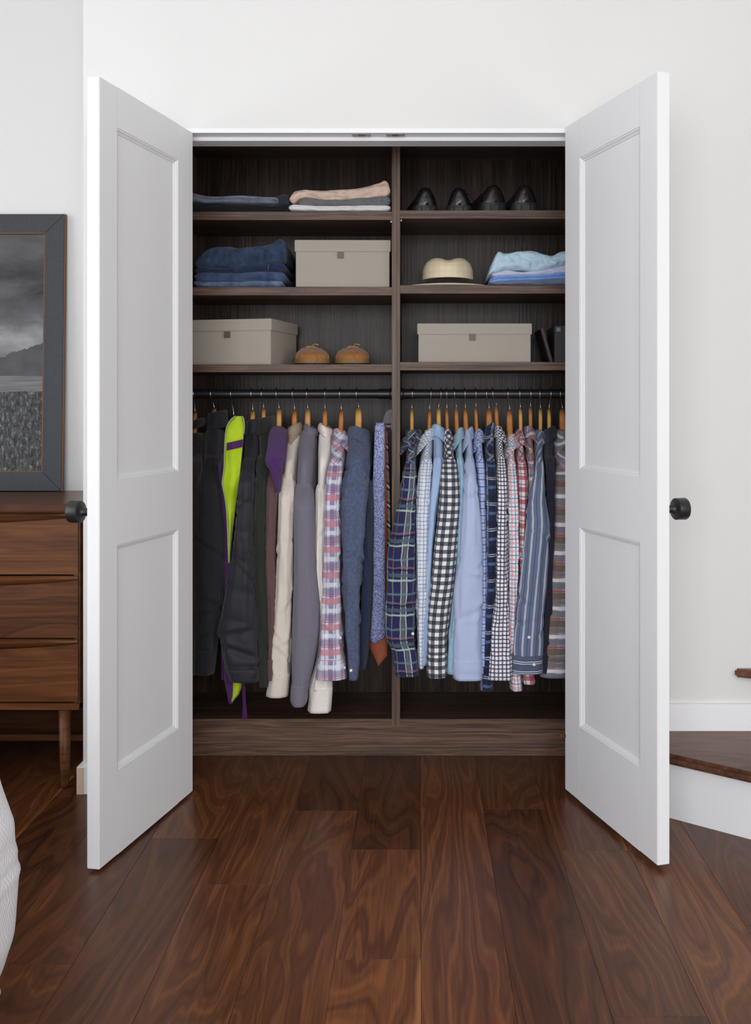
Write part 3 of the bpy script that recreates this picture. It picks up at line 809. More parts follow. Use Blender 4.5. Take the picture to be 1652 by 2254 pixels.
SHZ = 1.045                      # height of the shoulder point
def garment(name, label, cat, out, mat, hang, nx=None, ny=900, body_out=None, ysh=1000, ycuff=1440, yend=1490, hem=1462, dy=0.0, collar=None, mat_yoke=None, mat_cuff=None, mat_body=None,
            amp=0.0046, k=5, crinkle=0.0036, quilt=None, rib=False, seed=None, neck_y=None, group=None, body_w=0.8, mat_collar=None, buttons=(), sb=0.042):
    seed = seed if seed is not None else random.uniform(0, 50)
    root = thing(name, label, cat, (PXx(sum(out[-1][1:3]) / 2, 3.56), RODY, PZ(yend, 3.55)), group)
    fold = make_fold(seed, amp, k, crinkle, quilt)
    y_top = out[0][0]
    # --- yoke / shoulders: from the neck down the hanger to the shoulder point
    zt = PZ(y_top, RODY - 0.055)
    zn = PZ(ny, RODY)
    zsh = min(PZ(ysh, RODY - HALF), zt - 0.04)
    prof = []
    for i in range(13):
        L = 0.052 + (0.178 - 0.052) * i / 12
        z = min(zt, zn - hanger_top(L) + 0.013)
        if prof: z = min(z, prof[-1][0] - 0.001)
        prof.append((z, L))
    z0_ = prof[-1][0]; z1_ = min(zsh, z0_ - 0.03)
    for i in range(1, 9):
        t = i / 8
        prof.append((z0_ + (z1_ - z0_) * t, 0.178 + (HALF - 0.178) * math.sqrt(1 - (1 - t) ** 2)))
    zsh = z1_
    def Lz(z):
        if z >= prof[0][0]: return prof[0][1]
        for (za, la), (zb_, lb) in zip(prof[:-1], prof[1:]):
            if z >= zb_: return la + (lb - la) * (za - z) / max(za - zb_, 1e-6)
        return HALF
    def row(z, L, t_y, scale, n=44, fl=fold):
        yf = RODY - L
        py = YC + (H - z) * F / yf
        xl, xr = interp(out, py)
        cx = (PXx(xl, yf) + PXx(xr, yf)) / 2; a = max((PXx(xr, yf) - PXx(xl, yf)) / 2 * scale, 0.006)
        return ring_pts(cx, RODY + dy * 0.5, a, L, z, n, 0.75, fl)
    rows = [row(z, L, 0, (0.6, 0.85, 0.95)[i] if i < 3 else 1.0) for i, (z, L) in enumerate(prof)]
    rows.append(row(zsh - 0.03, HALF + 0.003, 1, 0.98)); rows.append(row(zsh - 0.06, HALF, 1, 0.92))
    loft('yoke', rows, mat_yoke or mat, root)
    rows = []
    zh = PZ(hem, RODY - HALF)
    z = zsh - 0.035; nR = max(6, int((z - zh) / 0.03))
    bx = PXx(nx, RODY)
    for i in range(nR + 1):
        t = i / nR; zz = z + (zh - z) * t; L = HALF - 0.008 + 0.006 * math.sin(t * 5 + seed); yf = RODY - L
        py = YC + (H - zz) * F / yf
        xl, xr = interp(body_out or out, py)
        cx = (PXx(xl, yf) + PXx(xr, yf)) / 2; a = (PXx(xr, yf) - PXx(xl, yf)) / 2
        if not body_out:
            k_ = min(1.0, t * 4); cx = cx * (1 - k_) + bx * k_; a = min(a * 0.9, 0.0175)
        rows.append(ring_pts(cx, RODY + 0.003, a, L, zz, 56, 0.75, fold))
    loft('body', rows, mat_body or mat, root)
    # --- front sleeve hanging from the shoulder point
    def srows(ya, yb, step, extra, fl, inner=False):
        rr = []; n = max(2, int((yb - ya) / step))
        for i in range(n + 1):
            py = ya + (yb - ya) * i / n
            xl, xr = interp(out, py)
            tt = min(1.0, max(0.0, (py - (ysh - 8)) / 62.0)); tt = tt * tt * (3 - 2 * tt)
            bb = (0.012 + (sb - 0.012) * math.sqrt(tt))
            fin = RODY - HALF - 0.012 - sb + dy; yf = RODY - HALF
            for _ in range(3):
                ys_ = RODY + dy * 0.5 - Lz(PZ(py, yf)) + 0.010
                fy = ys_ * (1 - tt) + fin * tt; yf = fy + bb * 0.5
            cy = fy + bb
            cx = (PXx(xl, yf) + PXx(xr, yf)) / 2; a = (PXx(xr, yf) - PXx(xl, yf)) / 2
            u_ = min(1.0, max(0.0, (py - (ysh - 8)) / 34.0)); a = a * (0.30 + 0.70 * math.sqrt(max(0.0, 1 - (1 - u_) ** 2))) + extra
            rr.append(ring_pts(cx, cy, max(a, 0.005), bb + extra, PZ(py, yf), 36, 0.82, fl))
        return rr
    ya = ysh - 8
    sl = srows(ya, ycuff + 3, 5.5, 0.0, fold)
    loft('sleeve', sl, mat, root)
    if rib: fc = lambda q, z, x, y: 0.0011 * math.sin(34 * q) + 0.4 * fold(q, z, x, y)
    else: fc = lambda q, z, x, y: 0.55 * fold(q, z, x, y)
    cr = srows(ycuff, yend, 5.5, 0.0015, fc)
    cr2 = [[Vector((p.x + (c.x - p.x) * 0.10, p.y + (c.y - p.y) * 0.10, p.z)) for p in r_] for r_ in cr[::-1][:4] for c in [sum(r_, Vector()) / len(r_)]]
    loft('cuff', cr + cr2, mat_cuff or mat, root)
    if collar: add_collar(root, collar, mat_collar or mat_yoke or mat, seed, Lz)
    for bx, by in buttons:
        xl, xr = interp(out, by)
        yf = RODY - HALF - 0.012 + dy
        bfr = 1 - abs((bx - (xl + xr) / 2) / max((xr - xl) / 2, 1)) ** 2.4
        yy = yf - sb * max(0.0, bfr) ** 0.42 - 0.0035
        c = P(bx, by, yy)
        lathe('button', [(0, -0.0015), (0.0045, -0.0015), (0.0055, 0), (0.0045, 0.002), (0, 0.0018)], M_BUTTON, root, 14, 'Y', c)
    settle(root)
    return root
M_BUTTON = plain('pearl_button', (222, 220, 216), 0.25)

def add_collar(root, c, mat, seed, Lz):
    """c: kind, px left/right of the collar at the neck, y of the fold, y of the tip, side of the shirt front (-1 left, 1 right)"""
    kind, xl, xr, yt, yb, side = c
    Yn = RODY - 0.05
    cx = (PXx(xl, Yn) + PXx(xr, Yn)) / 2; rx = (PXx(xr, Yn) - PXx(xl, Yn)) / 2
    zt = PZ(yt, Yn); zb = PZ(yb, Yn)
    ry = 0.060
    def over(z, r):          # stay outside the shoulder of the garment at height z
        return max(r, Lz(z) + 0.007)
    if kind == 'fold':
        prof = [(-0.004, -0.035, 0), (-0.003, -0.006, 0), (0.0, 0.0, 0.0), (0.003, -0.001, 0.05), (0.0055, -0.008, 0.2), (0.008, 0.0, 0.62), (0.0095, 0.0, 1.0)]
        rows = []
        M = 44
        for (dr_, dz_, w) in prof:
            r_ = []
            for i in range(M + 1):
                t = -1 + 2 * i / M                      # -1..1 tip to tip, 0 at the back of the neck
                ph = t * math.radians(146)
                bx = -math.cos(ph) * side; by = math.sin(ph)
                front = (1 - math.cos(ph)) / 2            # 1 at the front
                drop = front * (zt - zb) * 0.50
                fall = 0.040 + 0.026 * front ** 2
                z = zt - 0.016 * max(0.0, math.cos(ph)) ** 2 - drop + dz_ - (fall * w if w > 0.3 else 0.0) + 0.0015 * nz(t * 4, w * 3, seed)
                x = cx + (rx * 0.86 + dr_) * bx + side * 0.006 * w * front
                r_.append((x, RODY + (over(z, ry + dr_ * 1.4) if w > 0.3 else ry + dr_ * 1.4) * by, z))
            rows.append(r_)
        loft('collar', rows, mat, root, closed=False)
    elif kind == 'stand':
        rows = []
        for (dr_, dz_) in ((-0.005, -0.03), (-0.004, 0.0), (0.0, 0.004), (0.004, 0.0), (0.006, -0.5), (0.008, -1.0)):
            r_ = []
            for i in range(41):
                ph = math.radians(172) * (-1 + 2 * i / 40)
                front = (1 - math.cos(ph)) / 2
                z = zt - front * 0.012 + (dz_ if dz_ > -0.4 else dz_ * (zt - zb))
                r_.append((cx - math.cos(ph) * side * (rx * 0.9 + dr_), RODY + (over(z, ry + dr_) if dz_ < -0.4 else ry + dr_) * math.sin(ph), z + 0.002 * nz(i * 0.3, seed)))
            rows.append(r_)
        loft('collar', rows, mat, root, closed=False)
    elif kind == 'band':       # ribbed neckband or padded roll
        rows = []; th = 0.011
        for j in range(10):
            q = 2 * PI * j / 9
            r_ = []
            for i in range(48):
                ph = 2 * PI * i / 48; front = (1 - math.cos(ph)) / 2
                z = (zt + zb) / 2 - (front - 0.5) * 0.02 + (zt - zb) / 2 * math.sin(q)
                dr_ = th * math.cos(q) + 0.0012 * nz(i, j, seed)
                r_.append((cx - math.cos(ph) * side * (rx - th + dr_), RODY + (over(z + 0.004, ry) + dr_) * math.sin(ph), z))
            rows.append(r_)
        loft('neckband', rows, mat, root, cap0=False, cap1=False)

# cloths
C = {}
C['black'] = m_cloth('black_softshell', (26, 27, 33), (14, 14, 19), var=0.6, rough=0.7)
C['maroon'] = m_cloth('dark_maroon_knit', (40, 24, 24), (20, 14, 14))
C['purple'] = m_cloth('purple_shell', (78, 22, 92), (50, 14, 62), rough=0.6)
C['lime'] = m_cloth('lime_lining', (186, 214, 28), (150, 182, 20), rough=0.6, var=0.4, mottle=14)
C['puffer'] = m_cloth('black_quilted_nylon', (38, 39, 46), (24, 25, 30), rough=0.5, weave=500, bump=0.5)
C['olive'] = m_cloth('dark_olive_fleece', (44, 47, 40), (28, 30, 26), mottle=220, bump=0.4)
C['fleece'] = m_cloth('purple_fleece', (84, 44, 108), (52, 26, 70), mottle=300, bump=0.8)
C['brown'] = m_cloth('mauve_brown_wool', (104, 76, 76), (74, 52, 52), mottle=120)
C['oat'] = m_cloth('oatmeal_marl', (228, 217, 206), (182, 168, 154), mottle=420, var=0.55, bump=0.35)
C['sherpa'] = m_cloth('tan_sherpa', (198, 176, 152), (150, 128, 104), mottle=260, var=0.9, bump=1.0)
C['grey'] = m_cloth('slate_grey_sweat', (126, 122, 136), (98, 95, 108), mottle=240, var=0.6)
C['cream'] = m_cloth('cream_knit', (244, 236, 228), (216, 205, 196), mottle=160, var=0.4, bump=0.4)
C['chambray'] = m_cloth('dark_chambray', (94, 104, 132), (66, 76, 106), mottle=90, var=0.8, bump=0.6)
C['navyden'] = m_cloth('navy_denim', (44, 54, 86), (30, 36, 62), mottle=90, var=0.7)
C['sky'] = m_cloth('sky_blue_poplin', (176, 200, 236), (152, 180, 224), var=0.3)
C['aqua'] = m_cloth('aqua_chambray', (168, 204, 226), (140, 180, 206), var=0.5)
C['oxford'] = m_cloth('pale_blue_oxford', (196, 208, 240), (170, 186, 226), mottle=300, var=0.5, bump=0.5)
C['navy'] = m_cloth('dark_navy_poplin', (42, 42, 60), (28, 28, 44), var=0.5)
def PL(key, *a, **kw):
    C[key] = m_plaid(key, *a, **kw); kw2 = dict(kw); kw2['rot'] = 0.62
    C[key + '_y'] = m_plaid(key + '_bias', *a, **kw2)
W_ = (236, 238, 240)
PL('pink_plaid', (204, 210, 234), [(0.1, 0.26, (118, 98, 136), 0.75), (0.55, 0.20, (236, 236, 242), 0.8), (0.34, 0.05, (70, 120, 132), 0.8), (0.78, 0.04, (150, 60, 84), 0.8)],
   [(0.15, 0.24, (206, 128, 136), 0.75), (0.55, 0.22, (120, 92, 128), 0.55), (0.36, 0.03, (170, 60, 84), 0.85), (0.42, 0.03, (170, 60, 84), 0.85), (0.8, 0.16, (240, 240, 244), 0.6)], 0.062, 0.085)
PL('navy_green_plaid', (42, 40, 84), [(0.2, 0.24, (84, 102, 112), 0.8), (0.33, 0.05, (198, 214, 202), 0.8), (0.08, 0.04, (190, 210, 196), 0.75), (0.2, 0.03, (150, 90, 100), 0.8), (0.7, 0.05, (120, 138, 140), 0.7)],
   [(0.2, 0.05, (186, 208, 192), 0.8), (0.34, 0.10, (84, 102, 116), 0.75), (0.48, 0.05, (24, 22, 44), 0.8), (0.55, 0.05, (150, 110, 120), 0.6), (0.8, 0.06, (120, 140, 150), 0.6)], 0.075, 0.115)
PL('white_grid', (232, 240, 252), [(0.25, 0.10, (96, 110, 168), 0.75), (0.75, 0.08, (150, 110, 110), 0.6)], [(0.25, 0.10, (96, 110, 168), 0.75), (0.75, 0.08, (150, 110, 110), 0.6)], 0.026)
PL('gingham', (250, 250, 252), [(0.5, 0.5, (20, 27, 48), 0.82)], [(0.5, 0.5, (20, 27, 48), 0.82)], 0.026)
PL('blue_windowpane', (190, 206, 246), [(0.5, 0.14, (52, 66, 140), 0.85)], [(0.5, 0.14, (52, 66, 140), 0.85), (0.0, 0.10, (130, 150, 212), 0.6)], 0.024)
PL('navy_plaid', (32, 44, 82), [(0.2, 0.22, (20, 24, 44), 0.7), (0.6, 0.05, (216, 222, 232), 0.75), (0.7, 0.04, (216, 222, 232), 0.7)],
   [(0.3, 0.12, (96, 118, 156), 0.7), (0.62, 0.035, (216, 222, 232), 0.7), (0.70, 0.035, (216, 222, 232), 0.6), (0.9, 0.2, (20, 24, 44), 0.6)], 0.06, 0.085)
PL('micro_check', (252, 250, 253), [(0.5, 0.34, (44, 34, 74), 0.85)], [(0.5, 0.34, (44, 34, 74), 0.85)], 0.0135)
PL('pink_teal', (250, 251, 254), [(0.25, 0.17, (60, 140, 176), 0.72), (0.75, 0.26, (240, 146, 158), 0.6)], [(0.25, 0.17, (60, 140, 176), 0.72), (0.75, 0.26, (240, 146, 158), 0.6)], 0.027)
PL('red_gingham', (236, 228, 226), [(0.3, 0.4, (164, 36, 66), 0.75), (0.75, 0.12, (70, 70, 110), 0.6)], [(0.3, 0.4, (164, 36, 66), 0.75), (0.72, 0.12, (70, 70, 110), 0.6)], 0.040)
PL('rust_plaid', (128, 134, 160), [(0.3, 0.3, (176, 84, 76), 0.6), (0.7, 0.12, (222, 206, 190), 0.8)], [(0.25, 0.2, (176, 84, 76), 0.6), (0.6, 0.16, (226, 212, 196), 0.75), (0.8, 0.1, (90, 100, 134), 0.7)], 0.05, 0.07)
PL('slate_stripe', (108, 118, 146), [(0.30, 0.07, (226, 230, 238), 0.9), (0.42, 0.07, (226, 230, 238), 0.9), (0.85, 0.1, (72, 82, 112), 0.8)], [], 0.030)
C['slate_stripe_h'] = m_plaid('slate_stripe_cuff', (88, 96, 122), [], [(0.30, 0.08, (226, 230, 238), 0.9), (0.5, 0.08, (226, 230, 238), 0.9)], 0.032)
PL('brown_red_plaid', (150, 134, 122), [(0.12, 0.26, (170, 178, 206), 0.6), (0.46, 0.16, (226, 226, 232), 0.6), (0.70, 0.03, (184, 70, 70), 0.5)],
   [(0.05, 0.24, (112, 98, 88), 0.9), (0.22, 0.035, (190, 60, 60), 0.95), (0.40, 0.20, (120, 124, 140), 0.85), (0.60, 0.13, (240, 240, 246), 0.85), (0.82, 0.16, (122, 118, 124), 0.8)], 0.10, 0.092)

# (hook x on the rod, neck x, neck y, wood width px, wood kind)
def hang_label(w): return w
G = 'garments hung along the closet rods'
def hung(hk, hlabel, *a, **kw):
    hx, nx, ny, w, kind = hk
    out = a[3]; yy = RODY - 0.168; sh = interp(out, 1008)
    dxs = (PXx(sh[0], yy) + PXx(sh[1], yy)) / 2 - PXx(nx, RODY)
    hanger(hx, nx, ny, w, M_PLUM if kind == 'plum' else M_HANG[kind], hlabel, math.asin(max(-0.5, min(0.5, dxs / 0.168))))
    return garment(*a, hang=None, nx=nx, ny=ny, group=G, **kw)

# ---- left bay, from the door towards the divider
hung((426, 429, 907, 13, 1), 'wooden hanger under the dark maroon sweater by the closet side', 'sweater', 'dark maroon knit sweater squeezed against the closet side next to the black jacket', 'sweater',
     [(928, 405, 440), (960, 398, 448), (1005, 392, 446), (1100, 390, 440), (1300, 390, 436), (1480, 392, 432)], C['maroon'], ycuff=1445, yend=1485, rib=True, collar=('band', 408, 448, 925, 945, -1))
hung((464, 471, 899, 14, 1), 'wooden hanger mostly hidden by the black jacket collar', 'jacket', 'black soft-shell jacket with stand collar next to the purple and lime jacket', 'jacket',
     [(926, 452, 490), (945, 446, 488), (985, 440, 484), (1030, 435, 484), (1100, 432, 488), (1200, 430, 496), (1300, 429, 490), (1390, 428, 478), (1483, 430, 468)], C['black'],
     ysh=1022, ycuff=1430, yend=1484, amp=0.004, crinkle=0.004, collar=('stand', 452, 494, 905, 940, -1))
g2 = hung((508, 514, 915, 10, 'plum'), 'dark plum hanger inside the lime-lined jacket', 'ski_jacket', 'purple jacket with bright lime green lining turned outward', 'jacket',
     [(926, 492, 530), (960, 488, 534), (1000, 480, 530), (1060, 476, 520), (1130, 481, 516), (1200, 490, 512), (1300, 492, 520), (1400, 490, 522), (1490, 492, 520), (1530, 500, 518), (1548, 505, 512)], C['purple'],
     ysh=1000, ycuff=1500, yend=1546, dy=0.03, hem=1500, amp=0.003, body_w=0.7)
hung((553, 556, 904, 14, 0), 'wooden hanger under the black puffer jacket', 'puffer_jacket', 'black quilted puffer jacket beside the lime-lined jacket', 'jacket',
     [(926, 540, 570), (950, 537, 566), (1000, 531, 562), (1060, 524, 558), (1130, 518, 557), (1240, 505, 559), (1320, 491, 562), (1385, 479, 566), (1440, 486, 572), (1480, 495, 573), (1500, 503, 570)], C['puffer'],
     ysh=1012, ycuff=1470, yend=1500, dy=-0.02, quilt=(0.098, 0.006), crinkle=0.005, collar=('stand', 538, 574, 922, 950, -1), sb=0.05)
hung((575, 580, 899, 12, 0), 'wooden hanger under the dark olive fleece', 'fleece_jacket', 'dark olive green fleece jacket between the puffer and the purple fleece', 'jacket',
     [(922, 565, 596), (945, 563, 598), (990, 565, 592), (1050, 562, 587), (1150, 558, 586), (1300, 560, 590), (1420, 566, 594), (1510, 570, 592)], C['olive'], ysh=1005, ycuff=1460, yend=1510,
     collar=('stand', 563, 602, 917, 950, -1))
g5 = hung((608, 614, 900, 15, 0), 'wooden hanger under the purple fleece collar', 'coat', 'mauve brown wool coat with a purple fleece collar', 'coat',
     [(942, 596, 630), (960, 592, 632), (1000, 588, 630), (1040, 585, 622), (1100, 584, 612), (1200, 583, 606), (1300, 584, 610), (1400, 586, 612), (1495, 588, 612)], C['brown'],
     ysh=1030, ycuff=1450, yend=1495, mat_yoke=C['fleece'], collar=None)
hung((644, 648, 902, 15, 1), 'wooden hanger under the tan sherpa collar', 'sweater', 'oatmeal marl sweater with a tan sherpa-lined collar', 'sweater',
     [(940, 630, 662), (965, 624, 660), (985, 621, 656), (1030, 616, 651), (1100, 611, 648), (1200, 609, 645), (1300, 604, 643), (1400, 596, 641), (1470, 590, 638), (1484, 592, 637), (1510, 588, 634), (1533, 584, 632)], C['oat'],
     ysh=1046, ycuff=1483, yend=1533, rib=True, mat_cuff=C['oat'], collar=('band', 625, 664, 935, 978, -1), mat_collar=C['sherpa'], dy=-0.005, amp=0.003)
hung((675, 677, 900, 16, 0), 'wooden hanger under the slate grey sweatshirt', 'sweatshirt', 'slate grey sweatshirt with a dropped shoulder seam', 'sweatshirt',
     [(944, 660, 690), (965, 655, 692), (1000, 650, 690), (1068, 645, 690), (1150, 644, 691), (1250, 645, 694), (1330, 643, 702), (1400, 641, 700), (1470, 640, 688), (1505, 641, 679), (1520, 639, 675), (1545, 638, 674), (1553, 643, 670)], C['grey'],
     ysh=1066, ycuff=1505, yend=1553, rib=True, collar=('band', 664, 698, 938, 958, 1), dy=-0.022, amp=0.0015, crinkle=0.0015, sb=0.05)
hung((715, 715, 900, 14, 1), 'wooden hanger under the cream sweatshirt', 'sweatshirt', 'cream ribbed-neck sweatshirt between the grey one and the pink flannel', 'sweatshirt',
     [(944, 699, 728), (965, 696, 729), (1000, 693, 728), (1075, 692, 722), (1150, 692, 716), (1250, 692, 714), (1350, 700, 722), (1450, 697, 728), (1505, 681, 731), (1518, 679, 731), (1545, 678, 729), (1566, 676, 727)], C['cream'],
     ysh=1070, ycuff=1515, yend=1567, rib=True, collar=('band', 696, 732, 937, 960, 1), dy=0.012)
hung((748, 751, 902, 14, 1), 'wooden hanger under the pink plaid flannel shirt', 'flannel_shirt', 'pink and lilac plaid flannel shirt with a buttoned cuff', 'shirt',
     [(940, 733, 764), (960, 728, 762), (1010, 721, 756), (1080, 715, 748), (1150, 713, 747), (1230, 712, 748), (1300, 709, 748), (1380, 704, 750), (1445, 699, 755), (1495, 693, 760)], C['pink_plaid'], mat_yoke=C['pink_plaid_y'],
     ysh=1018, ycuff=1450, yend=1495, dy=-0.022, collar=('fold', 731, 768, 934, 985, 1), buttons=[(748, 1404), (757, 1470)], amp=0.003, crinkle=0.004)
hung((784, 789, 898, 19, 2), 'pale wooden hanger under the chambray shirt', 'chambray_shirt', 'crumpled dark blue chambray shirt beside the hanging ties', 'shirt',
     [(940, 768, 812), (965, 764, 816), (1010, 755, 814), (1060, 748, 812), (1120, 747, 806), (1175, 750, 803), (1230, 752, 797), (1300, 755, 792), (1400, 758, 790), (1450, 764, 790), (1495, 768, 786)], C['chambray'],
     mat_body=C['navyden'], ysh=1040, ycuff=1450, yend=1495, dy=-0.002, collar=('fold', 763, 816, 930, 968, 1), amp=0.004, crinkle=0.006, body_out=[(1000, 772, 818), (1100, 782, 822), (1300, 788, 820), (1400, 786, 815), (1480, 784, 806)], hem=1478, buttons=[(772, 1476)])

# ---- right bay, from the divider towards the other door
hung((907, 906, 900, 11, 2), 'pale wooden hanger under the navy and green plaid shirt', 'plaid_shirt', 'navy and pale green plaid shirt next to the upright divider', 'shirt',
     [(942, 888, 922), (965, 890, 920), (1010, 892, 916), (1060, 884, 916), (1110, 875, 915), (1170, 861, 915), (1220, 852, 914), (1300, 849, 914), (1370, 846, 914), (1410, 850, 912), (1440, 863, 916), (1485, 867, 921)], C['navy_green_plaid'], mat_yoke=C['navy_green_plaid_y'],
     ysh=1014, ycuff=1436, yend=1487, dy=-0.012, collar=('fold', 878, 928, 935, 1002, -1), buttons=[(908, 1395)], amp=0.003, crinkle=0.0035)
hung((949, 945, 901, 11, 1), 'wooden hanger under the white grid-check shirt', 'checked_shirt', 'white shirt with a fine blue and brown grid check', 'shirt',
     [(940, 930, 954), (965, 934, 952), (1000, 926, 952), (1060, 918, 949), (1120, 914, 946), (1220, 914, 943), (1320, 915, 940), (1400, 918, 934), (1470, 921, 932)], C['white_grid'], mat_yoke=C['white_grid_y'],
     ysh=1012, ycuff=1430, yend=1470, dy=0.006, collar=('fold', 916, 958, 931, 1008, -1))
hung((970, 965, 898, 13, 2), 'pale wooden hanger under the plain sky blue shirt', 'dress_shirt', 'plain sky blue shirt between the grid check and the black gingham', 'shirt',
     [(934, 953, 976), (960, 952, 977), (1010, 953, 977), (1060, 948, 972), (1120, 942, 962), (1200, 938, 954), (1300, 934, 948), (1400, 924, 944), (1463, 922, 940)], C['sky'],
     ysh=1010, ycuff=1430, yend=1463, dy=0.014, collar=('fold', 950, 979, 926, 960, 1))
hung((982, 983, 899, 10, 1), 'wooden hanger under the black and white gingham shirt', 'gingham_shirt', 'black and white gingham shirt', 'shirt',
     [(942, 975, 995), (965, 977, 996), (1000, 975, 1001), (1050, 970, 1009), (1110, 966, 1013), (1200, 956, 1006), (1280, 949, 999), (1340, 942, 990), (1400, 939, 984), (1450, 939, 982), (1490, 940, 982)], C['gingham'], mat_yoke=C['gingham_y'],
     ysh=1006, ycuff=1440, yend=1490, dy=-0.02, collar=('fold', 974, 998, 935, 985, 1), amp=0.002, crinkle=0.002)
hung((999, 1004, 897, 12, 1), 'wooden hanger under the aqua blue shirt', 'dress_shirt', 'aqua blue shirt between the black gingham and the pale blue oxford', 'shirt',
     [(940, 1001, 1016), (965, 1004, 1018), (1010, 1004, 1021), (1060, 1008, 1023), (1150, 1004, 1022), (1250, 1000, 1018), (1350, 990, 1012), (1420, 985, 1010), (1482, 983, 1008)], C['aqua'],
     ysh=1010, ycuff=1440, yend=1482, dy=0.004, collar=('fold', 998, 1020, 931, 988, -1))
hung((1022, 1024, 899, 13, 1), 'wooden hanger under the pale blue oxford shirt', 'oxford_shirt', 'pale blue oxford shirt with a wide crumpled sleeve', 'shirt',
     [(938, 1020, 1038), (965, 1024, 1040), (1010, 1025, 1044), (1060, 1021, 1050), (1120, 1017, 1056), (1200, 1011, 1061), (1300, 1000, 1063), (1370, 996, 1062), (1450, 995, 1062), (1496, 997, 1062)], C['oxford'],
     ysh=1008, ycuff=1450, yend=1496, dy=-0.028, collar=('fold', 1017, 1041, 929, 1004, -1), amp=0.0025, crinkle=0.004)
hung((1046, 1047, 896, 10, 1), 'wooden hanger under the blue windowpane shirt', 'checked_shirt', 'light blue shirt with dark blue windowpane check', 'shirt',
     [(944, 1046, 1062), (970, 1044, 1063), (1010, 1047, 1067), (1060, 1050, 1069), (1120, 1053, 1069), (1250, 1056, 1072), (1450, 1054, 1070), (1490, 1054, 1070)], C['blue_windowpane'], mat_yoke=C['blue_windowpane_y'],
     ysh=1010, ycuff=1440, yend=1480, dy=0.004, collar=('fold', 1042, 1064, 938, 988, -1))
hung((1070, 1076, 900, 17, 1), 'broad wooden hanger under the navy plaid shirt', 'plaid_shirt', 'navy shirt with thin white plaid lines next to the fine purple check', 'shirt',
     [(930, 1069, 1090), (960, 1068, 1090), (1010, 1069, 1091), (1060, 1070, 1093), (1150, 1070, 1094), (1250, 1069, 1091), (1350, 1065, 1088), (1430, 1060, 1084), (1518, 1057, 1084)], C['navy_plaid'], mat_yoke=C['navy_plaid_y'],
     ysh=1010, ycuff=1465, yend=1519, dy=-0.004, collar=('fold', 1067, 1091, 922, 960, -1))
hung((1083, 1092, 893, 11, 1), 'tilted wooden hanger under the fine purple check shirt', 'checked_shirt', 'white shirt with a tiny dark purple check', 'shirt',
     [(932, 1090, 1108), (965, 1092, 1108), (1010, 1094, 1112), (1060, 1094, 1116), (1130, 1094, 1117), (1250, 1090, 1118), (1330, 1086, 1120), (1400, 1077, 1125), (1450, 1073, 1128), (1494, 1070, 1131)], C['micro_check'], mat_yoke=C['micro_check_y'],
     ysh=1004, ycuff=1446, yend=1495, dy=-0.02, collar=('fold', 1087, 1112, 928, 975, 1), buttons=[(1119, 1404)])
hung((1117, 1121, 902, 17, 1), 'broad wooden hanger above the pink and teal check shirt', 'checked_shirt', 'white shirt checked in pink and teal', 'shirt',
     [(955, 1117, 1137), (980, 1116, 1136), (1020, 1115, 1136), (1070, 1115, 1140), (1130, 1116, 1143), (1220, 1117, 1144), (1300, 1118, 1140), (1400, 1118, 1136), (1480, 1122, 1146), (1519, 1124, 1149)], C['pink_teal'], mat_yoke=C['pink_teal_y'],
     ysh=1018, ycuff=1470, yend=1519, dy=0.0, collar=('fold', 1107, 1140, 950, 1000, -1))
hung((1143, 1145, 898, 11, 2), 'pale wooden hanger above the red gingham shirt', 'gingham_shirt', 'red and white gingham shirt', 'shirt',
     [(945, 1139, 1154), (975, 1139, 1155), (1020, 1139, 1159), (1060, 1140, 1163), (1110, 1143, 1160), (1200, 1143, 1156), (1350, 1143, 1160), (1450, 1148, 1170), (1504, 1150, 1178)], C['red_gingham'], mat_yoke=C['red_gingham_y'],
     ysh=1010, ycuff=1470, yend=1504, dy=0.006, collar=('fold', 1137, 1156, 940, 985, 1))
hung((1168, 1167, 895, 11, 1), 'reddish wooden hanger above the rust plaid shirt', 'plaid_shirt', 'rust, grey and cream plaid shirt squeezed beside the red gingham', 'shirt',
     [(936, 1159, 1174), (965, 1160, 1174), (1010, 1161, 1176), (1060, 1162, 1177), (1120, 1161, 1178), (1300, 1158, 1180), (1470, 1160, 1182)], C['rust_plaid'], mat_yoke=C['rust_plaid_y'],
     ysh=1010, ycuff=1440, yend=1480, dy=0.01, collar=('fold', 1156, 1180, 930, 965, 1))
hung((1188, 1189, 899, 11, 2), 'pale wooden hanger above the striped slate shirt', 'striped_shirt', 'slate blue shirt with paired white stripes', 'shirt',
     [(946, 1180, 1197), (970, 1178, 1198), (1010, 1178, 1198), (1050, 1174, 1199), (1100, 1163, 1203), (1160, 1157, 1212), (1230, 1150, 1207), (1300, 1142, 1202), (1380, 1133, 1197), (1440, 1127, 1195), (1481, 1125, 1194)], C['slate_stripe'], mat_yoke=C['slate_stripe_y'],
     mat_cuff=C['slate_stripe_h'], ysh=1014, ycuff=1442, yend=1482, dy=-0.026, collar=('fold', 1175, 1200, 940, 985, -1), buttons=[(1164, 1403), (1175, 1463)], amp=0.003)
hung((1212, 1208, 899, 11, 2), 'pale wooden hanger above the dark navy shirt', 'dress_shirt', 'plain dark navy shirt between the stripes and the brown plaid', 'shirt',
     [(938, 1198, 1222), (970, 1199, 1222), (1010, 1200, 1222), (1080, 1203, 1222), (1160, 1206, 1221), (1300, 1200, 1218), (1480, 1190, 1214)], C['navy'], ysh=1008, ycuff=1440, yend=1480, dy=0.002, collar=('fold', 1196, 1226, 930, 966, -1))
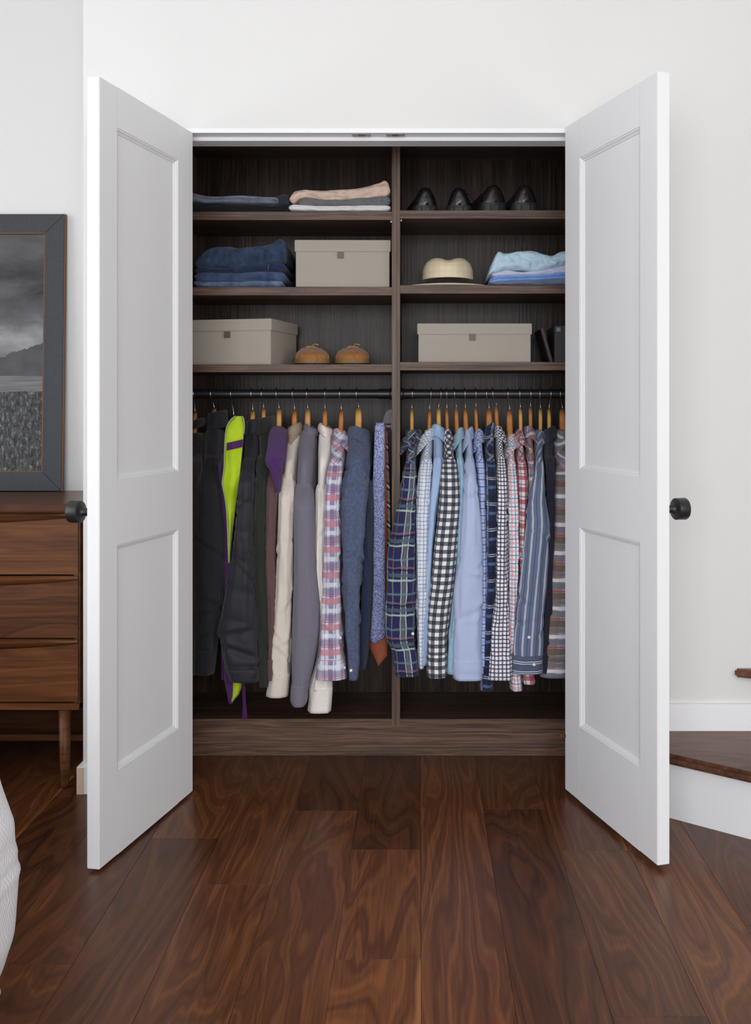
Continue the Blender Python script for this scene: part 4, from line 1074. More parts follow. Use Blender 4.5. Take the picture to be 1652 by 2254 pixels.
hung((1232, 1237, 900, 17, 1), 'broad wooden hanger above the brown and red plaid shirt', 'plaid_shirt', 'brown, grey and red plaid shirt against the open door', 'shirt',
     [(944, 1222, 1256), (970, 1224, 1262), (1020, 1221, 1268), (1090, 1220, 1272), (1160, 1218, 1274), (1250, 1212, 1272), (1340, 1203, 1268), (1420, 1196, 1262), (1490, 1188, 1256)], C['brown_red_plaid'], mat_yoke=C['brown_red_plaid_y'],
     ysh=1026, ycuff=1446, yend=1490, dy=-0.004, collar=('fold', 1215, 1262, 934, 995, -1), amp=0.0012, crinkle=0.0015)

# lime lining of the ski jacket: the open front edge turned to the room
LY = RODY - HALF - 0.05
lime = [(916, 518, 533), (924, 508, 536), (940, 499, 537), (965, 495.5, 535), (1000, 494, 532), (1030, 493, 529), (1050, 490.5, 527), (1064, 489, 527), (1085, 493, 523), (1110, 497, 519), (1150, 500, 514), (1200, 502, 508.5), (1240, 503.5, 505.5)]
rows = []
for i in range(60):
    py = 916 + (1240 - 916) * i / 59
    xl, xr = interp(lime, py)
    n = 15; fr_ = []; bk = []
    for j in range(n):
        t = j / (n - 1); x = xl + (xr - xl) * t
        yy = LY - 0.012 * math.sin(PI * t) + 0.010 * t + 0.008 * nz(py * 0.02, t * 2.0, 3.3) - 0.012 * math.exp(-((py - 1062) / 26.0) ** 2) * t
        fr_.append(P(x, py, yy)); bk.append(P(x, py, yy) + Vector((0, 0.005, 0)))
    rows.append(bk[::-1] + fr_)
lin_o = loft('lining', rows, C['lime'], g2); lin_o.matrix_parent_inverse = Matrix.Translation(g2.location).inverted()
M_PIPE = plain('grey_green_piping', (132, 150, 92), 0.6)
for side in (1, 2):
    pts = []
    for i in range(50):
        py = 916 + (1240 - 916) * i / 49
        if side == 2 and py > 960: break
        t = interp(lime, py); pts.append(P(t[side - 1], py, LY - 0.004 + (0.010 if side == 2 else 0)))
    pp = tube('piping', pts, 0.0028, M_PIPE, g2, 8); pp.matrix_parent_inverse = Matrix.Translation(g2.location).inverted()
rows = []
for i in range(6):
    f_ = i / 5
    r_ = []
    for j in range(10):
        t = j / 9; py = 975 + 17 * f_ - 8 * t
        xl, xr = interp(lime, py)
        yy = LY - 0.012 * math.sin(PI * t) + 0.010 * t + 0.008 * nz(py * 0.02, t * 2.0, 3.3) - 0.006
        r_.append(P(xl + 4 + (xr - xl - 4) * t, py, yy))
    rows.append(r_)
pt = loft('patch', rows, C['purple'], g2, closed=False); pt.matrix_parent_inverse = Matrix.Translation(g2.location).inverted()
# hem corner of the lining and the purple strap below the puffer
rows = []
for py, xl, xr in ((1492, 506, 536), (1505, 508, 533), (1520, 507, 531), (1534, 506, 526), (1548, 508, 513)):
    rows.append([P(xl, py, LY + 0.035), P((xl + xr) / 2, py - 3, LY + 0.022), P(xr, py - 6, LY + 0.035), P((xl + xr) / 2, py, LY + 0.045)])
q = loft('lining_corner', rows, C['lime'], g2); q.matrix_parent_inverse = Matrix.Translation(g2.location).inverted()
rows = []
for py, xl, xr in ((1490, 527, 537), (1515, 532, 539), (1550, 534, 541), (1570, 533, 543), (1582, 533, 544)):
    rows.append([P(xl, py, LY + 0.06), P(xr, py, LY + 0.055), P(xr, py, LY + 0.061), P(xl, py, LY + 0.066)])
q = loft('strap', rows, C['purple'], g2); q.matrix_parent_inverse = Matrix.Translation(g2.location).inverted()
# big purple fleece collar rolled over the wool coat
rows = []
fl = [(938, 600, 620), (944, 595, 630), (960, 591, 633), (985, 589, 632), (1010, 584, 629), (1022, 585, 625), (1035, 594, 622), (1055, 601, 619), (1082, 609, 616)]
ff = make_fold(4.2, 0.002, 4, 0.004)
for i in range(40):
    py = 938 + (1082 - 938) * i / 39; xl, xr = interp(fl, py)
    t = min(1, (py - 938) / 70); cy = RODY - 0.06 - 0.185 * t ** 0.8
    b_ = 0.02 + 0.03 * math.sin(min(1, t * 1.3) * PI / 2) * (1 if py < 1022 else max(0.25, 1 - (py - 1022) / 70))
    cx = (PXx(xl, cy) + PXx(xr, cy)) / 2; a = (PXx(xr, cy) - PXx(xl, cy)) / 2
    rows.append(ring_pts(cx, cy, a, b_, PZ(py, cy), 32, 0.85, ff))
q = loft('fleece_collar', rows, C['fleece'], g5); q.matrix_parent_inverse = Matrix.Translation(g5.location).inverted()

# ------------------------------------------------------------------ ties and their rack
RK = thing('tie_rack', 'black sliding tie rack fixed to the upright divider', 'tie rack', (DX0, 3.70, PZ(930, 3.7)))
pp = [(842, 932), (844, 918), (849, 907), (855, 902), (861, 900), (861, 932)]
bm = bmesh.new()
f0 = [bm.verts.new(P(x, y, 3.69)) for x, y in pp]; f1 = [bm.verts.new(P(x, y, 3.69) + Vector((0, 0.05, 0))) for x, y in pp]
bm.faces.new(f0); bm.faces.new(f1[::-1])
for i in range(6): bm.faces.new((f0[i], f1[i], f1[(i + 1) % 6], f0[(i + 1) % 6]))
bmesh.ops.recalc_face_normals(bm, faces=bm.faces[:])
bmesh.ops.bevel(bm, geom=bm.edges[:], offset=0.0015, segments=2, affect='EDGES')
bm_obj('housing', bm, plain('grey_plastic', (62, 63, 66), 0.5), RK)
zr = PZ(938, 3.7)
box('arm', (PXx(826, 3.7), 3.695, zr - 0.004), (DX0, 3.745, zr + 0.003), M_BLACK, RK, 0.001)
for q in range(5):
    zz = PZ(906 + q * 5, 3.688)
    lathe('track_stud', [(0, 0), (0.0018, 0), (0.0018, 0.003), (0, 0.003)], M_CHROME, RK, 8, 'Y', (PXx(861.5, 3.685), 3.683, zz))
box('bracket', (DX0 - 0.004, 3.69, zr - 0.012), (DX0 + 0.0005, 3.76, zr + 0.055), M_BLACK, RK, 0.001)
settle(RK)
def tie(label, out, Y, mat, th=0.006, flip=0.0):
    """folded-over necktie: blade with a pointed end hanging over the arm"""
    rows = []
    y0, y1 = out[0][0], out[-1][0]
    n = 70
    root = thing('necktie', label, 'tie', P((out[-1][1] + out[-1][2]) / 2, y1, Y), 'neckties on the tie rack')
    for i in range(n + 1):
        py = y0 + (y1 - y0) * i / n
        xl, xr = (lambda o: o)(lin2(out, py))
        m = 9; a = []; c = []
        for j in range(m):
            t = j / (m - 1); x = xl + (xr - xl) * t
            yy = Y - th * 0.5 * (1 - abs(2 * t - 1) ** 3) + 0.003 * nz(py * 0.01, t, Y)
            a.append(P(x, py, yy)); c.append(P(x, py, Y + th * 0.4))
        rows.append(c[::-1] + a)
    loft('blade', rows, mat, root)
    ylp = out[0]
    # the part turned over the arm and the narrow tail behind
    xa, xb = ylp[1] + 2, ylp[2] - 2
    rows = []
    for i in range(9):
        a = PI * i / 8
        yc = Y + 0.013 - 0.013 * math.cos(a); zc = PZ(y0, Y) + 0.010 * math.sin(a)
        rows.append([(PXx(xa, Y), yc, zc), (PXx(xb, Y), yc, zc)])
    for py in (1000, 1150, 1300):
        rows.append([(PXx(xa + 2, Y), Y + 0.026, PZ(py, Y)), (PXx(xb - 2, Y), Y + 0.026, PZ(py, Y))])
    loft('tail', rows, mat, root, closed=False)
    settle(root); return root
def lin2(pts, y):
    for i in range(len(pts) - 1):
        if y <= pts[i + 1][0]:
            t = (y - pts[i][0]) / (pts[i + 1][0] - pts[i][0])
            return tuple(pts[i][k] + (pts[i + 1][k] - pts[i][k]) * t for k in (1, 2))
    return pts[-1][1:]
b = NB('blue_floral_silk'); v = b.coord('UV')
d, _ = b.voro(v, 420); d2_, c2 = b.voro(b.mapping(v, loc=(0.3, 0.2, 0)), 260)
m1 = b.math('GREATER_THAN', d, 0.42); m2 = b.math('LESS_THAN', d2_, 0.30)
col = b.mix(m1, lin((206, 212, 236)), lin((78, 90, 152)))
col = b.mix(b.math('MULTIPLY', m2, 0.8), col, lin((140, 154, 206)))
MT1 = b.done(col, 0.5, 0.4, sheen=0.2)
b = NB('rust_dotted_silk'); v = b.coord('UV'); s = b.sep(b.mapping(v, rot=(0, 0, 0.6)))
dd = b.math('MULTIPLY', b.math('SINE', b.math('MULTIPLY', s[0], 1400.0)), b.math('SINE', b.math('MULTIPLY', s[1], 1400.0)))
MT2 = b.done(b.mix(b.math('GREATER_THAN', dd, 0.25), lin((140, 58, 28)), lin((186, 104, 62))), 0.5, 0.4, sheen=0.2)
MT3 = m_plaid('grey_black_stripe_silk', (146, 132, 122), [], [(0.3, 0.10, (20, 18, 20), 0.95), (0.45, 0.10, (230, 224, 214), 0.9), (0.58, 0.10, (20, 18, 20), 0.95), (0.9, 0.03, (20, 18, 20), 0.9)], 0.05, rot=0.7, rough=0.5)
tie('light blue necktie with a tiny floral print, frontmost on the tie rack', [(937, 825, 846), (1100, 818, 846), (1300, 812, 847), (1402, 810, 847), (1418, 822.5, 823.5)], 3.66, MT1)
tie('rust orange dotted necktie behind the light blue one', [(938, 824, 849), (1100, 819, 851), (1300, 814, 852), (1425, 812, 852), (1443, 822, 852), (1466, 832, 833)], 3.685, MT2)
tie('grey necktie with black diagonal stripes beside the divider', [(944, 836, 852), (1000, 834, 854), (1100, 832, 858), (1250, 830, 860), (1370, 830, 860), (1395, 845, 846)], 3.715, MT3)

# ------------------------------------------------------------------ shelf contents
def sample(pts, x):
    return interp(pts, x)
def folded(name, label, cat, group, out, Y0, Y1, mat, lobes=1, bulge=0.012, seed=0.0, wr=0.0025, seams=()):
    """a folded garment: out = [(px, y_top, y_bottom)] of its front; runs back into the shelf; lobes = folds seen at the front"""
    x0, x1 = out[0][0], out[-1][0]
    root = thing(name, label, cat, P((x0 + x1) / 2, out[0][2], (Y0 + Y1) / 2), group)
    rows = []; N = 60; n = 26
    for i in range(N + 1):
        px = x0 + (x1 - x0) * i / N
        yt, yb = sample(out, px)
        end = min(i, N - i) / (N * 0.06); end = 1.0 if end >= 1 else math.sqrt(max(0.0, 1 - (1 - end) ** 2)) * 0.65 + 0.35
        zt, zb = PZ(yt, Y0), PZ(yb, Y0)
        zm = (zt + zb) / 2; h = (zt - zb) / 2 * end
        X = PXx(px, Y0)
        ring = []
        # bottom back -> bottom front -> front folds -> top front -> top back
        for j in range(6):
            t = j / 6; ring.append(Vector((X, Y1 + (Y0 + 0.014 - Y1) * t, zm - h)))
        for j in range(n):
            t = j / (n - 1); a = t * lobes
            f = abs(math.sin(PI * a)) ** 0.6
            yy = Y0 + 0.014 - bulge * f - 0.002
            zz = zm - h + 2 * h * t + wr * 0.6 * nz(px * 0.05, t * 3, seed)
            yy += wr * 1.6 * nz(px * 0.035 + seed, t * 2.5, seed) + wr * 0.9 * nz(px * 0.11 + t * 2.0, t * 4.0 - px * 0.02, seed + 9)
            ring.append(Vector((X, yy, zz)))
        for j in range(10):
            t = (j + 1) / 10
            ring.append(Vector((X, Y0 + 0.014 + (Y1 - Y0 - 0.014) * t, zm + h - (0.006 * t if j < 9 else 0.012) + wr * nz(px * 0.03, t * 4, seed + 5))))
        rows.append(ring)
    loft('cloth', rows, mat, root)
    for (sx) in seams:
        yt, yb = sample(out, sx)
        pts = [P(sx + 2 * (j / 8 - 0.5), yb + (yt - yb) * (0.12 + 0.76 * j / 8), Y0 + 0.0105 - bulge * abs(math.sin(PI * lobes * (0.12 + 0.76 * j / 8))) ** 0.6) for j in range(9)]
        tube('seam', pts, 0.0009, mat if cat == 'shirt' else M_SEAM, root, 6)
    settle(root)
    return root
M_SEAM = plain('pale_stitch', (104, 120, 148), 0.8)
D_JEAN = lambda nm, a, b2, v=0.8: m_cloth(nm, a, b2, mottle=26, var=v, weave=700, bump=0.6)
FY0, FY1 = 3.665, 3.94
gA = 'folded clothes on the upper left shelf'
folded('folded_trousers', 'black folded trousers at the bottom of the pile on the top shelf', 'trousers', gA, [(405, 444, 466), (470, 446, 466), (560, 447, 466), (612, 447, 466), (634, 440, 466)], FY0, FY1, m_cloth('black_cotton', (24, 25, 32), (14, 15, 20)), 1, seed=1)
folded('folded_trousers', 'grey-blue folded jeans lying on the black trousers', 'trousers', gA, [(405, 424, 447), (425, 424, 442), (450, 430, 446), (480, 431, 445), (530, 429, 446), (580, 432, 447), (612, 433, 448)], FY0 - 0.004, FY1, D_JEAN('faded_grey_denim', (140, 148, 166), (84, 92, 110)), 2, seed=2)
folded('folded_trousers', 'dark charcoal folded cuff at the end of the grey-blue jeans', 'trousers', gA, [(602, 434, 447), (615, 428, 448), (628, 427, 449), (635, 431, 449)], FY0 + 0.006, FY1, m_cloth('charcoal_twill', (52, 52, 62), (36, 36, 46)), 1, seed=3)
folded('folded_shirt', 'white folded cloth at the bottom of the tan pile', 'shirt', gA, [(635, 449, 464), (650, 449, 463), (700, 452, 464), (780, 451, 464), (859, 450, 464)], FY0, FY1, m_cloth('white_cotton', (246, 243, 243), (222, 218, 222)), 2, seed=4)
folded('folded_trousers', 'grey folded trousers in the middle of the tan pile', 'trousers', gA, [(656, 442, 452), (672, 434, 452), (720, 438, 452), (790, 434, 452), (850, 430, 451), (859, 432, 450)], FY0, FY1, m_cloth('mid_grey_twill', (120, 122, 124), (92, 94, 98)), 1, seed=5, seams=(840,))
folded('folded_trousers', 'tan folded chinos on top of the grey trousers', 'trousers', gA, [(637, 432, 446), (645, 421, 446), (662, 417, 434), (700, 418, 437), (730, 417, 440), (780, 414, 436), (810, 408, 434), (835, 401, 431), (845, 396, 431), (853, 398, 430), (858, 408, 430)], FY0 - 0.004, FY1, m_cloth('tan_chino', (240, 212, 194), (200, 168, 148), mottle=40, var=0.6), 1, seed=6, wr=0.004)
gB = 'stack of folded jeans'
folded('folded_jeans', 'pale washed blue jeans at the bottom of the denim stack', 'jeans', gB, [(426, 616, 630), (450, 618, 631), (520, 618, 631), (590, 616, 631), (622, 617, 631)], FY0, FY1, D_JEAN('pale_denim', (112, 132, 162), (48, 64, 98)), 1, seed=7)
folded('folded_jeans', 'mid blue jeans second from the bottom of the denim stack', 'jeans', gB, [(427, 602, 616), (450, 599, 622), (520, 600, 620), (580, 597, 618), (628, 599, 621)], FY0 - 0.003, FY1, D_JEAN('mid_denim', (72, 92, 126), (34, 46, 74)), 1, seed=8, seams=(607, 612))
folded('folded_jeans', 'dark indigo jeans second from the top of the denim stack', 'jeans', gB, [(428, 590, 602), (460, 588, 600), (520, 588, 602), (580, 580, 599), (612, 578, 598), (629, 582, 598)], FY0 + 0.003, FY1, D_JEAN('indigo_denim', (40, 52, 84), (22, 30, 54)), 1, seed=9, seams=(590,))
folded('folded_jeans', 'blue jeans with a raised waistband on top of the denim stack', 'jeans', gB, [(430, 572, 592), (440, 562, 590), (458, 548, 589), (475, 543, 587), (500, 542, 588), (525, 546, 588), (545, 543, 586), (580, 540, 580), (598, 535, 578), (612, 527, 577), (622, 526, 578), (628, 534, 580)], FY0 - 0.006, FY1, D_JEAN('blue_denim', (58, 76, 104), (26, 36, 56)), 1, bulge=0.016, seed=10, wr=0.005)
gC = 'folded shirts beside the hat'
folded('folded_shirt', 'grey-blue folded shirt at the bottom of the pale blue stack', 'shirt', gC, [(1078, 618, 626), (1100, 616, 627), (1150, 614, 627), (1210, 613, 627), (1262, 611, 627)], FY0, FY1, m_cloth('grey_blue_cloth', (120, 130, 154), (90, 98, 124)), 1, seed=11)
folded('folded_shirt', 'bright blue folded shirt low in the pale blue stack', 'shirt', gC, [(1077, 614, 622), (1095, 606, 621), (1130, 606, 618), (1180, 604, 617), (1262, 594, 614)], FY0 - 0.002, FY1, m_cloth('cornflower_cloth', (138, 178, 240), (100, 142, 214)), 2, seed=12)
folded('folded_shirt', 'lilac grey folded shirt under the top pale blue one', 'shirt', gC, [(1082, 598, 610), (1110, 592, 608), (1150, 598, 607), (1200, 590, 606), (1262, 578, 600)], FY0, FY1, m_cloth('lilac_cloth', (214, 214, 236), (176, 178, 208)), 1, seed=13)
folded('folded_shirt', 'pale aqua folded shirt on top of the stack beside the hat', 'shirt', gC, [(1076, 596, 612), (1082, 580, 604), (1094, 556, 600), (1100, 553, 598), (1110, 557, 595), (1130, 555, 594), (1150, 551, 594), (1175, 552, 597), (1195, 558, 594), (1215, 562, 590), (1235, 553, 585), (1262, 552, 580)], FY0 - 0.006, FY1, m_cloth('pale_aqua_cloth', (206, 232, 248), (166, 200, 226), mottle=30, var=0.5), 1, bulge=0.02, seed=14, wr=0.006)

# storage boxes
b = NB('greige_linen_board'); v = b.coord('Object'); n = b.noise(v, 420, 2)
b.bump(n, 0.2, 0.001)
M_BOX = b.done(b.mix(b.math('MULTIPLY', n, 0.3), lin((172, 164, 152)), lin((150, 142, 130))), 0.75, 0.3)
M_TAB = plain('brown_tab', (98, 84, 80), 0.5)
def storage_box(label, px0, px1, ytop, ylid, ybot, Yf, depth, yaw, tabx, taby, pivot):
    """lidded board box; px taken at its front face"""
    xa, xb = PXx(px0, Yf), PXx(px1, Yf); z0, z1, zl = PZ(ybot, Yf), PZ(ytop, Yf), PZ(ylid, Yf)
    root = thing('storage_box', label, 'box', (xb if pivot else xa, Yf, z0), 'lidded storage boxes')
    root.rotation_euler = (0, 0, yaw)
    w = xb - xa; ox = -w if pivot else 0.0
    box('body', (ox + 0.004, 0.004, 0), (ox + w - 0.004, depth - 0.004, z1 - z0 - 0.004), M_BOX, root, 0.0012)
    ld = box('lid', (ox, 0, zl - z0), (ox + w, depth, z1 - z0), M_BOX, root, 0.0015)
    tx = ox + (PXx(tabx, Yf) - xa)
    box('tab', (tx - 0.0105, -0.004, PZ(taby + 14, Yf) - z0), (tx + 0.0105, 0.003, PZ(taby, Yf) - z0), M_TAB, root, 0.001)
    return root
storage_box('lidded greige storage box beside the denim stack', 648, 859, 528, 554, 631, 3.672, 0.29, math.radians(0.8), 749, 554, False)
storage_box('lidded greige storage box turned slightly beside the tan shoes', 405, 597, 701, 727, 802, 3.672, 0.27, math.radians(-13), 493, 728, True)
storage_box('wide flat greige storage box beside the leaning books', 918, 1170, 712, 736, 797, 3.672, 0.28, 0.0, 1039, 735, False)

# leaning books at the right
for i, (lab, x0, w, h, tilt, d, col) in enumerate((('slim dark brown book leaning beside the storage box', 1209, 0.0125, 0.122, -0.27, 0.19, (44, 30, 26)), ('upright black notebook beside the slim leaning book', 1219, 0.085, 0.128, 0.0, 0.20, (34, 30, 32)))):
    M_ = plain('book_cover_%d' % i, col, 0.5, bump=0.1)
    X = PXx(x0, 3.70)
    bk = thing('book', lab, 'book', (X, 3.70, SHELF[1, 2]), 'books leaning on the right shelf')
    bk.rotation_euler = (0, tilt, 0)
    lift = 0.0
    box('cover', (0, 0, 0), (0.003, d, h), M_, bk, 0.0008); box('cover', (w - 0.003, 0, 0), (w, d, h), M_, bk, 0.0008)
    box('spine', (0.0005, 0, 0), (w - 0.0005, 0.003, h), M_, bk, 0.0008)
    box('pages', (0.003, 0.004, 0.003), (w - 0.003, d - 0.004, h - 0.003), plain('book_pages_%d' % i, (120, 108, 96), 0.9), bk)
    if i == 1: box('label', (0.008, -0.0006, h - 0.02), (0.022, 0.0012, h - 0.006), plain('steel_label', (112, 122, 140), 0.4), bk)

# straw hat
b = NB('woven_straw'); v = b.coord('UV'); s = b.sep(b.mapping(v, rot=(0, 0, PI / 4)))
wv = b.math('MULTIPLY', b.math('SINE', b.math('MULTIPLY', s[0], 1600.0)), b.math('SINE', b.math('MULTIPLY', s[1], 1600.0)))
pt_ = b.math('MULTIPLY', b.math('SINE', b.math('MULTIPLY', s[0], 190.0)), b.math('SINE', b.math('MULTIPLY', s[1], 190.0)))
b.bump(wv, 0.3, 0.0012)
M_STRAW = b.done(b.mix(b.math('MULTIPLY_ADD', pt_, 0.16, 0.25), lin((242, 228, 196)), lin((216, 194, 150))), 0.7, 0.3)
HY = 3.79
hz0 = SHELF[1, 1]
hcx = PXx(985, HY)
hat = thing('straw_hat', 'cream straw fedora with a dark brown band', 'hat', (hcx, HY, hz0))
def hz(py): return PZ(py, HY - 0.07) - hz0
rx, ry = 0.092, 0.108
rows = []
hh = hz(566)
for i in range(26):
    t = i / 25
    z = 0.006 + (hh - 0.006) * min(1.0, t / 0.72) if t <= 0.72 else hh
    if t <= 0.72:
        q = t / 0.72; sc = 1.0 - 0.05 * q - 0.16 * max(0, q - 0.55) ** 1.6 / 0.45 ** 1.6 - 0.10 * max(0, q - 0.85) / 0.15
    else:
        sc = 0.69 * (1 - (t - 0.72) / 0.28) + 0.001
    ring = []
    for k in range(56):
        a = PI / 2 + 2 * PI * k / 56; c, s_ = math.cos(a), math.sin(a)
        x = rx * sc * c; y = ry * sc * s_
        q = min(1.0, t / 0.72)
        # crease along the crown and pinches at the front
        top = max(0.0, q - 0.6) / 0.4
        dent = 0.011 * math.exp(-(x / 0.026) ** 2) * top
        pin = 0.012 * math.exp(-((abs(c) - 0.62) / 0.22) ** 2) * (1 if s_ < 0 else 0.2) * max(0, q - 0.3) * (1.25 - q)
        zz = z - dent
        ring.append((x * (1 - pin / 0.08), y * (1 - pin / 0.06), zz))
    rows.append(ring)
loft('crown', rows, M_STRAW, hat)
rows = []
for r_, z in ((0.99, 0.006), (1.05, 0.0045), (1.35, 0.003), (1.58, 0.005), (1.585, 0.0035), (1.58, 0.0022), (1.3, 0.0006), (0.99, 0.0006)):
    rows.append([(rx * r_ * math.cos(2 * PI * k / 56), ry * (1 + (r_ - 1) * 0.9) * math.sin(2 * PI * k / 56), z + (0.004 * abs(math.cos(2 * PI * k / 56)) ** 3 if r_ > 1.3 else 0)) for k in range(56)])
loft('brim', rows, M_STRAW, hat, cap0=False, cap1=False)
rows = []
for r_, z in ((1.0, 0.004), (1.022, 0.005), (1.020, 0.014), (1.005, 0.0315), (0.99, 0.032)):
    rows.append([(rx * r_ * math.cos(2 * PI * k / 56), ry * r_ * math.sin(2 * PI * k / 56), z) for k in range(56)])
loft('band', rows, m_cloth('dark_brown_ribbon', (40, 28, 24), (28, 20, 18), rough=0.6), hat, cap0=False, cap1=False)

# shoes
def shoe_mesh(name, L, prof, mat, parent, zs, open0, open1, depth):
    """upper: prof = [(t, half width, height)] heel to toe along +Y; opening between open0..open1"""
    rows = []; N = 44; m = 37
    for i in range(N + 1):
        t = 0.5 - 0.5 * math.cos(PI * i / N); w, h = interp(prof, t)
        y = L * t; ring = []
        o = max(0.0, min(1.0, (t - open0) / 0.06)) * max(0.0, min(1.0, (open1 - t) / 0.10))
        for k in range(m):
            s_ = -1 + 2 * k / (m - 1)
            a = (1 - abs(s_)) * PI / 2
            x = w * math.copysign(math.cos(a) ** 0.62, s_)
            z = zs + (h - zs) * math.sin(a) ** 0.72
            lean = 0.86 if o > 0 else 1.0
            rim = 0.30
            if abs(s_) < rim and o > 0:
                z -= o * depth * (1 - (abs(s_) / rim) ** 4) * min(1.0, (h - zs) / 0.05)
            x *= 1 - (0.42 if t < 0.5 else 0.42 * max(0, 1 - (t - 0.5) / 0.2)) * max(0, (z - zs) / max(h - zs, 1e-4)) ** 1.2
            ring.append((x, y, z))
        ring += [(w * 0.97, y, zs - 0.001), (-w * 0.97, y, zs - 0.001)]
        rows.append(ring)
    return loft('upper' if name is None else name, rows, mat, parent)
def sole_mesh(nm, L, prof, mat, parent, z0, z1, t0=0.0, t1=1.0, grow=0.004):
    rows = []
    pts_l = []; pts_r = []
    N = 30
    for i in range(N + 1):
        t = t0 + (t1 - t0) * (0.5 - 0.5 * math.cos(PI * i / N)); w = interp(prof, t)[0] + grow
        yy = L * t + (-grow if i == 0 and t0 == 0 else grow if i == N and t1 == 1 else 0)
        pts_r.append((w, yy)); pts_l.append((-w, yy))
    poly = pts_r + pts_l[::-1]
    rows = [[(x, y, z0) for x, y in poly], [(x * 1.0, y, z1 - 0.001) for x, y in poly], [(x * 0.985, y, z1) for x, y in poly]]
    o = loft(nm, rows, mat, parent)
    bm = bmesh.new(); bm.from_mesh(o.data); bmesh.ops.recalc_face_normals(bm, faces=bm.faces[:]); bm.to_mesh(o.data); bm.free()
    autosmooth(o, 65); return o
M_SHOE = plain('black_polished_leather', (24, 22, 23), 0.26, 0.5, bump=0.03, scale=120)
M_SHOE2 = plain('dark_brown_black_leather', (34, 25, 23), 0.26, 0.5, bump=0.03, scale=120)
M_SOLE = plain('black_rubber', (38, 38, 40), 0.55)
DP = [(0, 0.010, 0.078), (0.008, 0.024, 0.084), (0.03, 0.034, 0.089), (0.06, 0.040, 0.092), (0.15, 0.042, 0.088), (0.3, 0.043, 0.084), (0.45, 0.048, 0.086), (0.58, 0.054, 0.074), (0.72, 0.054, 0.055), (0.85, 0.044, 0.046), (0.94, 0.033, 0.040), (0.985, 0.018, 0.032), (1.0, 0.006, 0.026)]
def dress_shoe(label, px, yaw, mat, zs, lace_out, scale_h=1.0, pxw=1.0):
    Y = 3.69; root = thing('dress_shoe', label, 'shoe', (PXx(px, Y), Y, SHELF[1, 0]), 'black dress shoes on the top shelf')
    root.rotation_euler = (0, 0, yaw)
    pr = [(t, w * pxw, h * scale_h) for t, w, h in DP]
    shoe_mesh(None, 0.285, pr, mat, root, zs, 0.04, 0.46, 0.05)
    so = sole_mesh('sole', 0.285, pr, M_SOLE, root, zs - 0.008, zs + 0.001, 0, 1, 0.003)
    sole_mesh('heel', 0.285, pr, M_SOLE, root, 0.0, zs - 0.007, 0, 0.27, 0.003)
    sole_mesh('forefoot', 0.285, pr, M_SOLE, root, 0.0, zs - 0.007, 0.42, 1, 0.003)
    # seam of the heel counter
    pts = []
    for k in range(21):
        a_ = -1 + 2 * k / 20; tt = 0.22 * abs(a_) ** 1.8
        w = interp(pr, tt)[0]; zz = zs + 0.030 - 0.016 * abs(a_); h_ = interp(pr, tt)[1]
        f_ = 1 - 0.42 * ((zz - zs) / (h_ - zs)) ** 1.2
        pts.append((math.copysign(w * f_ * 0.97 * min(1, abs(a_) * 3.2), a_), 0.285 * tt - 0.0012, zz))
    tube('counter_seam', pts, 0.0011, mat, root, 6)
    for j in range(4):
        yy = 0.285 * (0.44 + 0.05 * j); zt = interp(pr, 0.44 + 0.05 * j)[1] + 0.002
        tube('lace', [(-0.018, yy, zt - 0.008), (-0.006, yy, zt), (0.006, yy, zt), (0.018, yy, zt - 0.008)], 0.0016, M_SOLE, root, 6)
    if lace_out:
        sx = lace_out
        tube('loose_lace', [(0.01 * sx, 0.12, 0.088), (0.03 * sx, 0.10, 0.085), (0.046 * sx, 0.085, 0.06), (0.05 * sx, 0.07, 0.02), (0.047 * sx, 0.06, 0.002)], 0.0016, M_SOLE, root, 6)
    return root
dress_shoe('black dress shoe with thin sole nearest the divider', 937, 0.10, M_SHOE, 0.024, 0, 0.98)
dress_shoe('black dress shoe with thin sole beside the thick-soled pair', 1009, -0.08, M_SHOE, 0.024, 1, 0.98)
dress_shoe('dark leather shoe with thick rubber heel and lace pulled sideways', 1088, 0.16, M_SHOE2, 0.034, 1, 1.08, 1.06)
dress_shoe('dark leather shoe with thick rubber heel beside the folded laces', 1156, 0.06, M_SHOE2, 0.034, 0, 1.08, 1.06)
b = NB('tan_suede'); v = b.coord('Object'); n = b.noise(v, 90, 4)
b.bump(n, 0.3, 0.002)
M_SUEDE = b.done(b.mix(n, lin((178, 122, 70)), lin((134, 84, 44))), 0.9, 0.2, sheen=0.2)
M_GUM = plain('tan_welt', (142, 106, 62), 0.6, var=0.3)
M_DKSOLE = plain('dark_gum_sole', (44, 30, 22), 0.7)
M_LACE = plain('rawhide_lace', (206, 146, 84), 0.7)
LP = [(0, 0.012, 0.046), (0.03, 0.028, 0.054), (0.15, 0.037, 0.058), (0.35, 0.043, 0.060), (0.5, 0.050, 0.068), (0.62, 0.057, 0.067), (0.75, 0.060, 0.058), (0.86, 0.055, 0.050), (0.93, 0.044, 0.045), (0.97, 0.031, 0.039), (0.99, 0.018, 0.034), (1.0, 0.001, 0.030)]
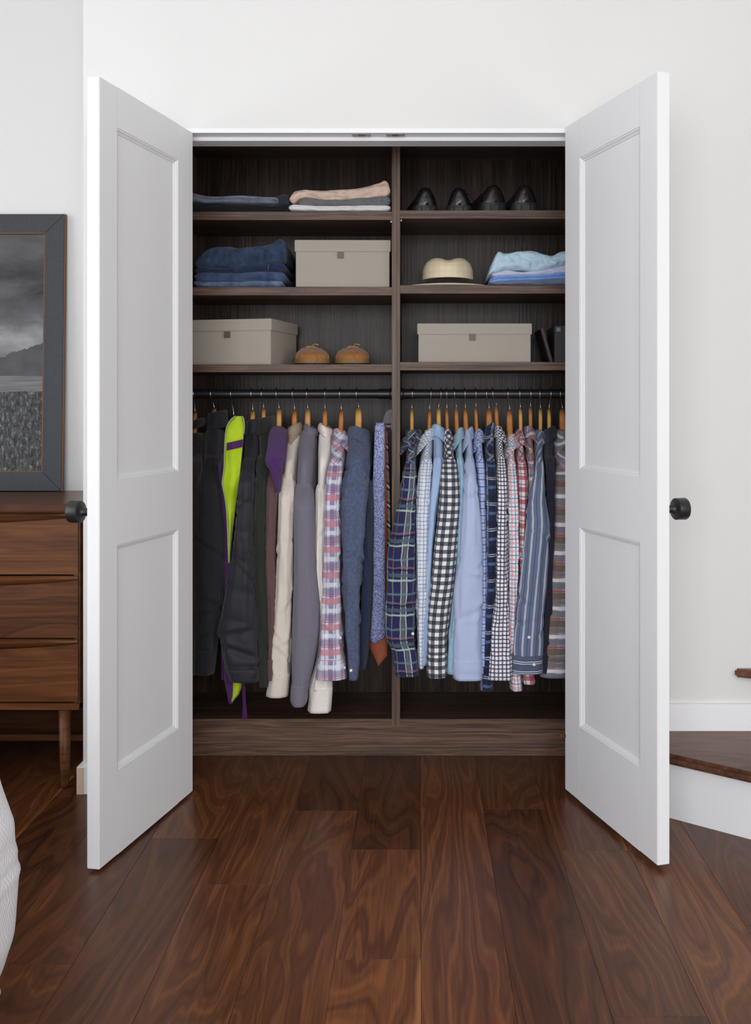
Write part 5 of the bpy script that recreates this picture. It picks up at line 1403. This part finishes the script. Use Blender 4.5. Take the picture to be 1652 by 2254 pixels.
def moccasin(label, px, yaw):
    Y = 3.70; root = thing('boat_shoe', label, 'shoe', (PXx(px, Y), Y, SHELF[0, 2]), 'tan suede shoes on the lower left shelf')
    root.rotation_euler = (0, 0, yaw)
    L = 0.27
    shoe_mesh(None, L, LP, M_SUEDE, root, 0.020, 0.05, 0.48, 0.035)
    sole_mesh('welt', L, LP, M_GUM, root, 0.007, 0.0215, 0, 1, 0.003)
    sole_mesh('outsole', L, LP, M_DKSOLE, root, 0.0, 0.0075, 0, 1, -0.001)
    # raised apron seam round the toe
    pts = []
    for k in range(21):
        a = -PI * 0.5 + PI * k / 20
        t = 0.56 + 0.30 * math.cos(a); w = 0.036 * math.sin(a)
        hw, hh_ = interp(LP, t)
        pts.append((w, L * t, 0.020 + (hh_ - 0.020) * (1 - abs(w / hw) ** 2.6) ** 0.5 + 0.0005))
    tube('apron_seam', pts, 0.0022, M_SUEDE, root, 8)
    for k in range(2, 19, 2):
        p = Vector(pts[k]); q = Vector(pts[k + 1]); d = (q - p).normalized()
        tube('stitch', [p + Vector((0, 0, 0.0015)), p + d * 0.002 + Vector((0, 0, 0.0025))], 0.0011, M_BUTTON, root, 5)
    zl = 0.071
    for s_ in (-1, 1):
        lp = []
        for k in range(17):
            a = 2 * PI * k / 16
            lp.append((s_ * (0.017 - 0.017 * math.cos(a)), L * 0.57 + 0.008 * math.sin(a) * 1.2, zl - 0.002 - 0.012 * (1 - math.cos(a)) / 2 + 0.004 * math.sin(a)))
        tube('lace_loop', lp, 0.0017, M_LACE, root, 6)
        tube('lace_end', [(0, L * 0.57, zl - 0.002), (s_ * 0.012, L * 0.60, zl + 0.004 * (1 - s_)), (s_ * 0.026, L * 0.64, zl - 0.012 + 0.008 * (1 - s_))], 0.0017, M_LACE, root, 6)
    tube('lace_knot', [(-0.005, L * 0.57, zl - 0.002), (0.005, L * 0.57, zl)], 0.0032, M_LACE, root, 8)
    tube('side_lace', [(-0.034, L * 0.50, 0.052), (-0.034, L * 0.3, 0.048), (-0.026, L * 0.1, 0.047), (0, L * 0.002, 0.045)], 0.0017, M_LACE, root, 6)
    tube('side_lace', [(0.034, L * 0.50, 0.052), (0.034, L * 0.3, 0.048), (0.026, L * 0.1, 0.047), (0, L * 0.002, 0.045)], 0.0017, M_LACE, root, 6)
    # toe faces the room: turn about the toe
    root.rotation_euler = (0, 0, PI + yaw)
    off = Matrix.Rotation(PI + yaw, 3, 'Z') @ Vector((0, L, 0))
    root.location = Vector((PXx(px, Y), Y, SHELF[0, 2])) - off
    return root
moccasin('tan suede lace-up moccasin next to the turned storage box', 692, math.radians(12))
moccasin('tan suede lace-up moccasin closer to the upright divider', 775, math.radians(3))
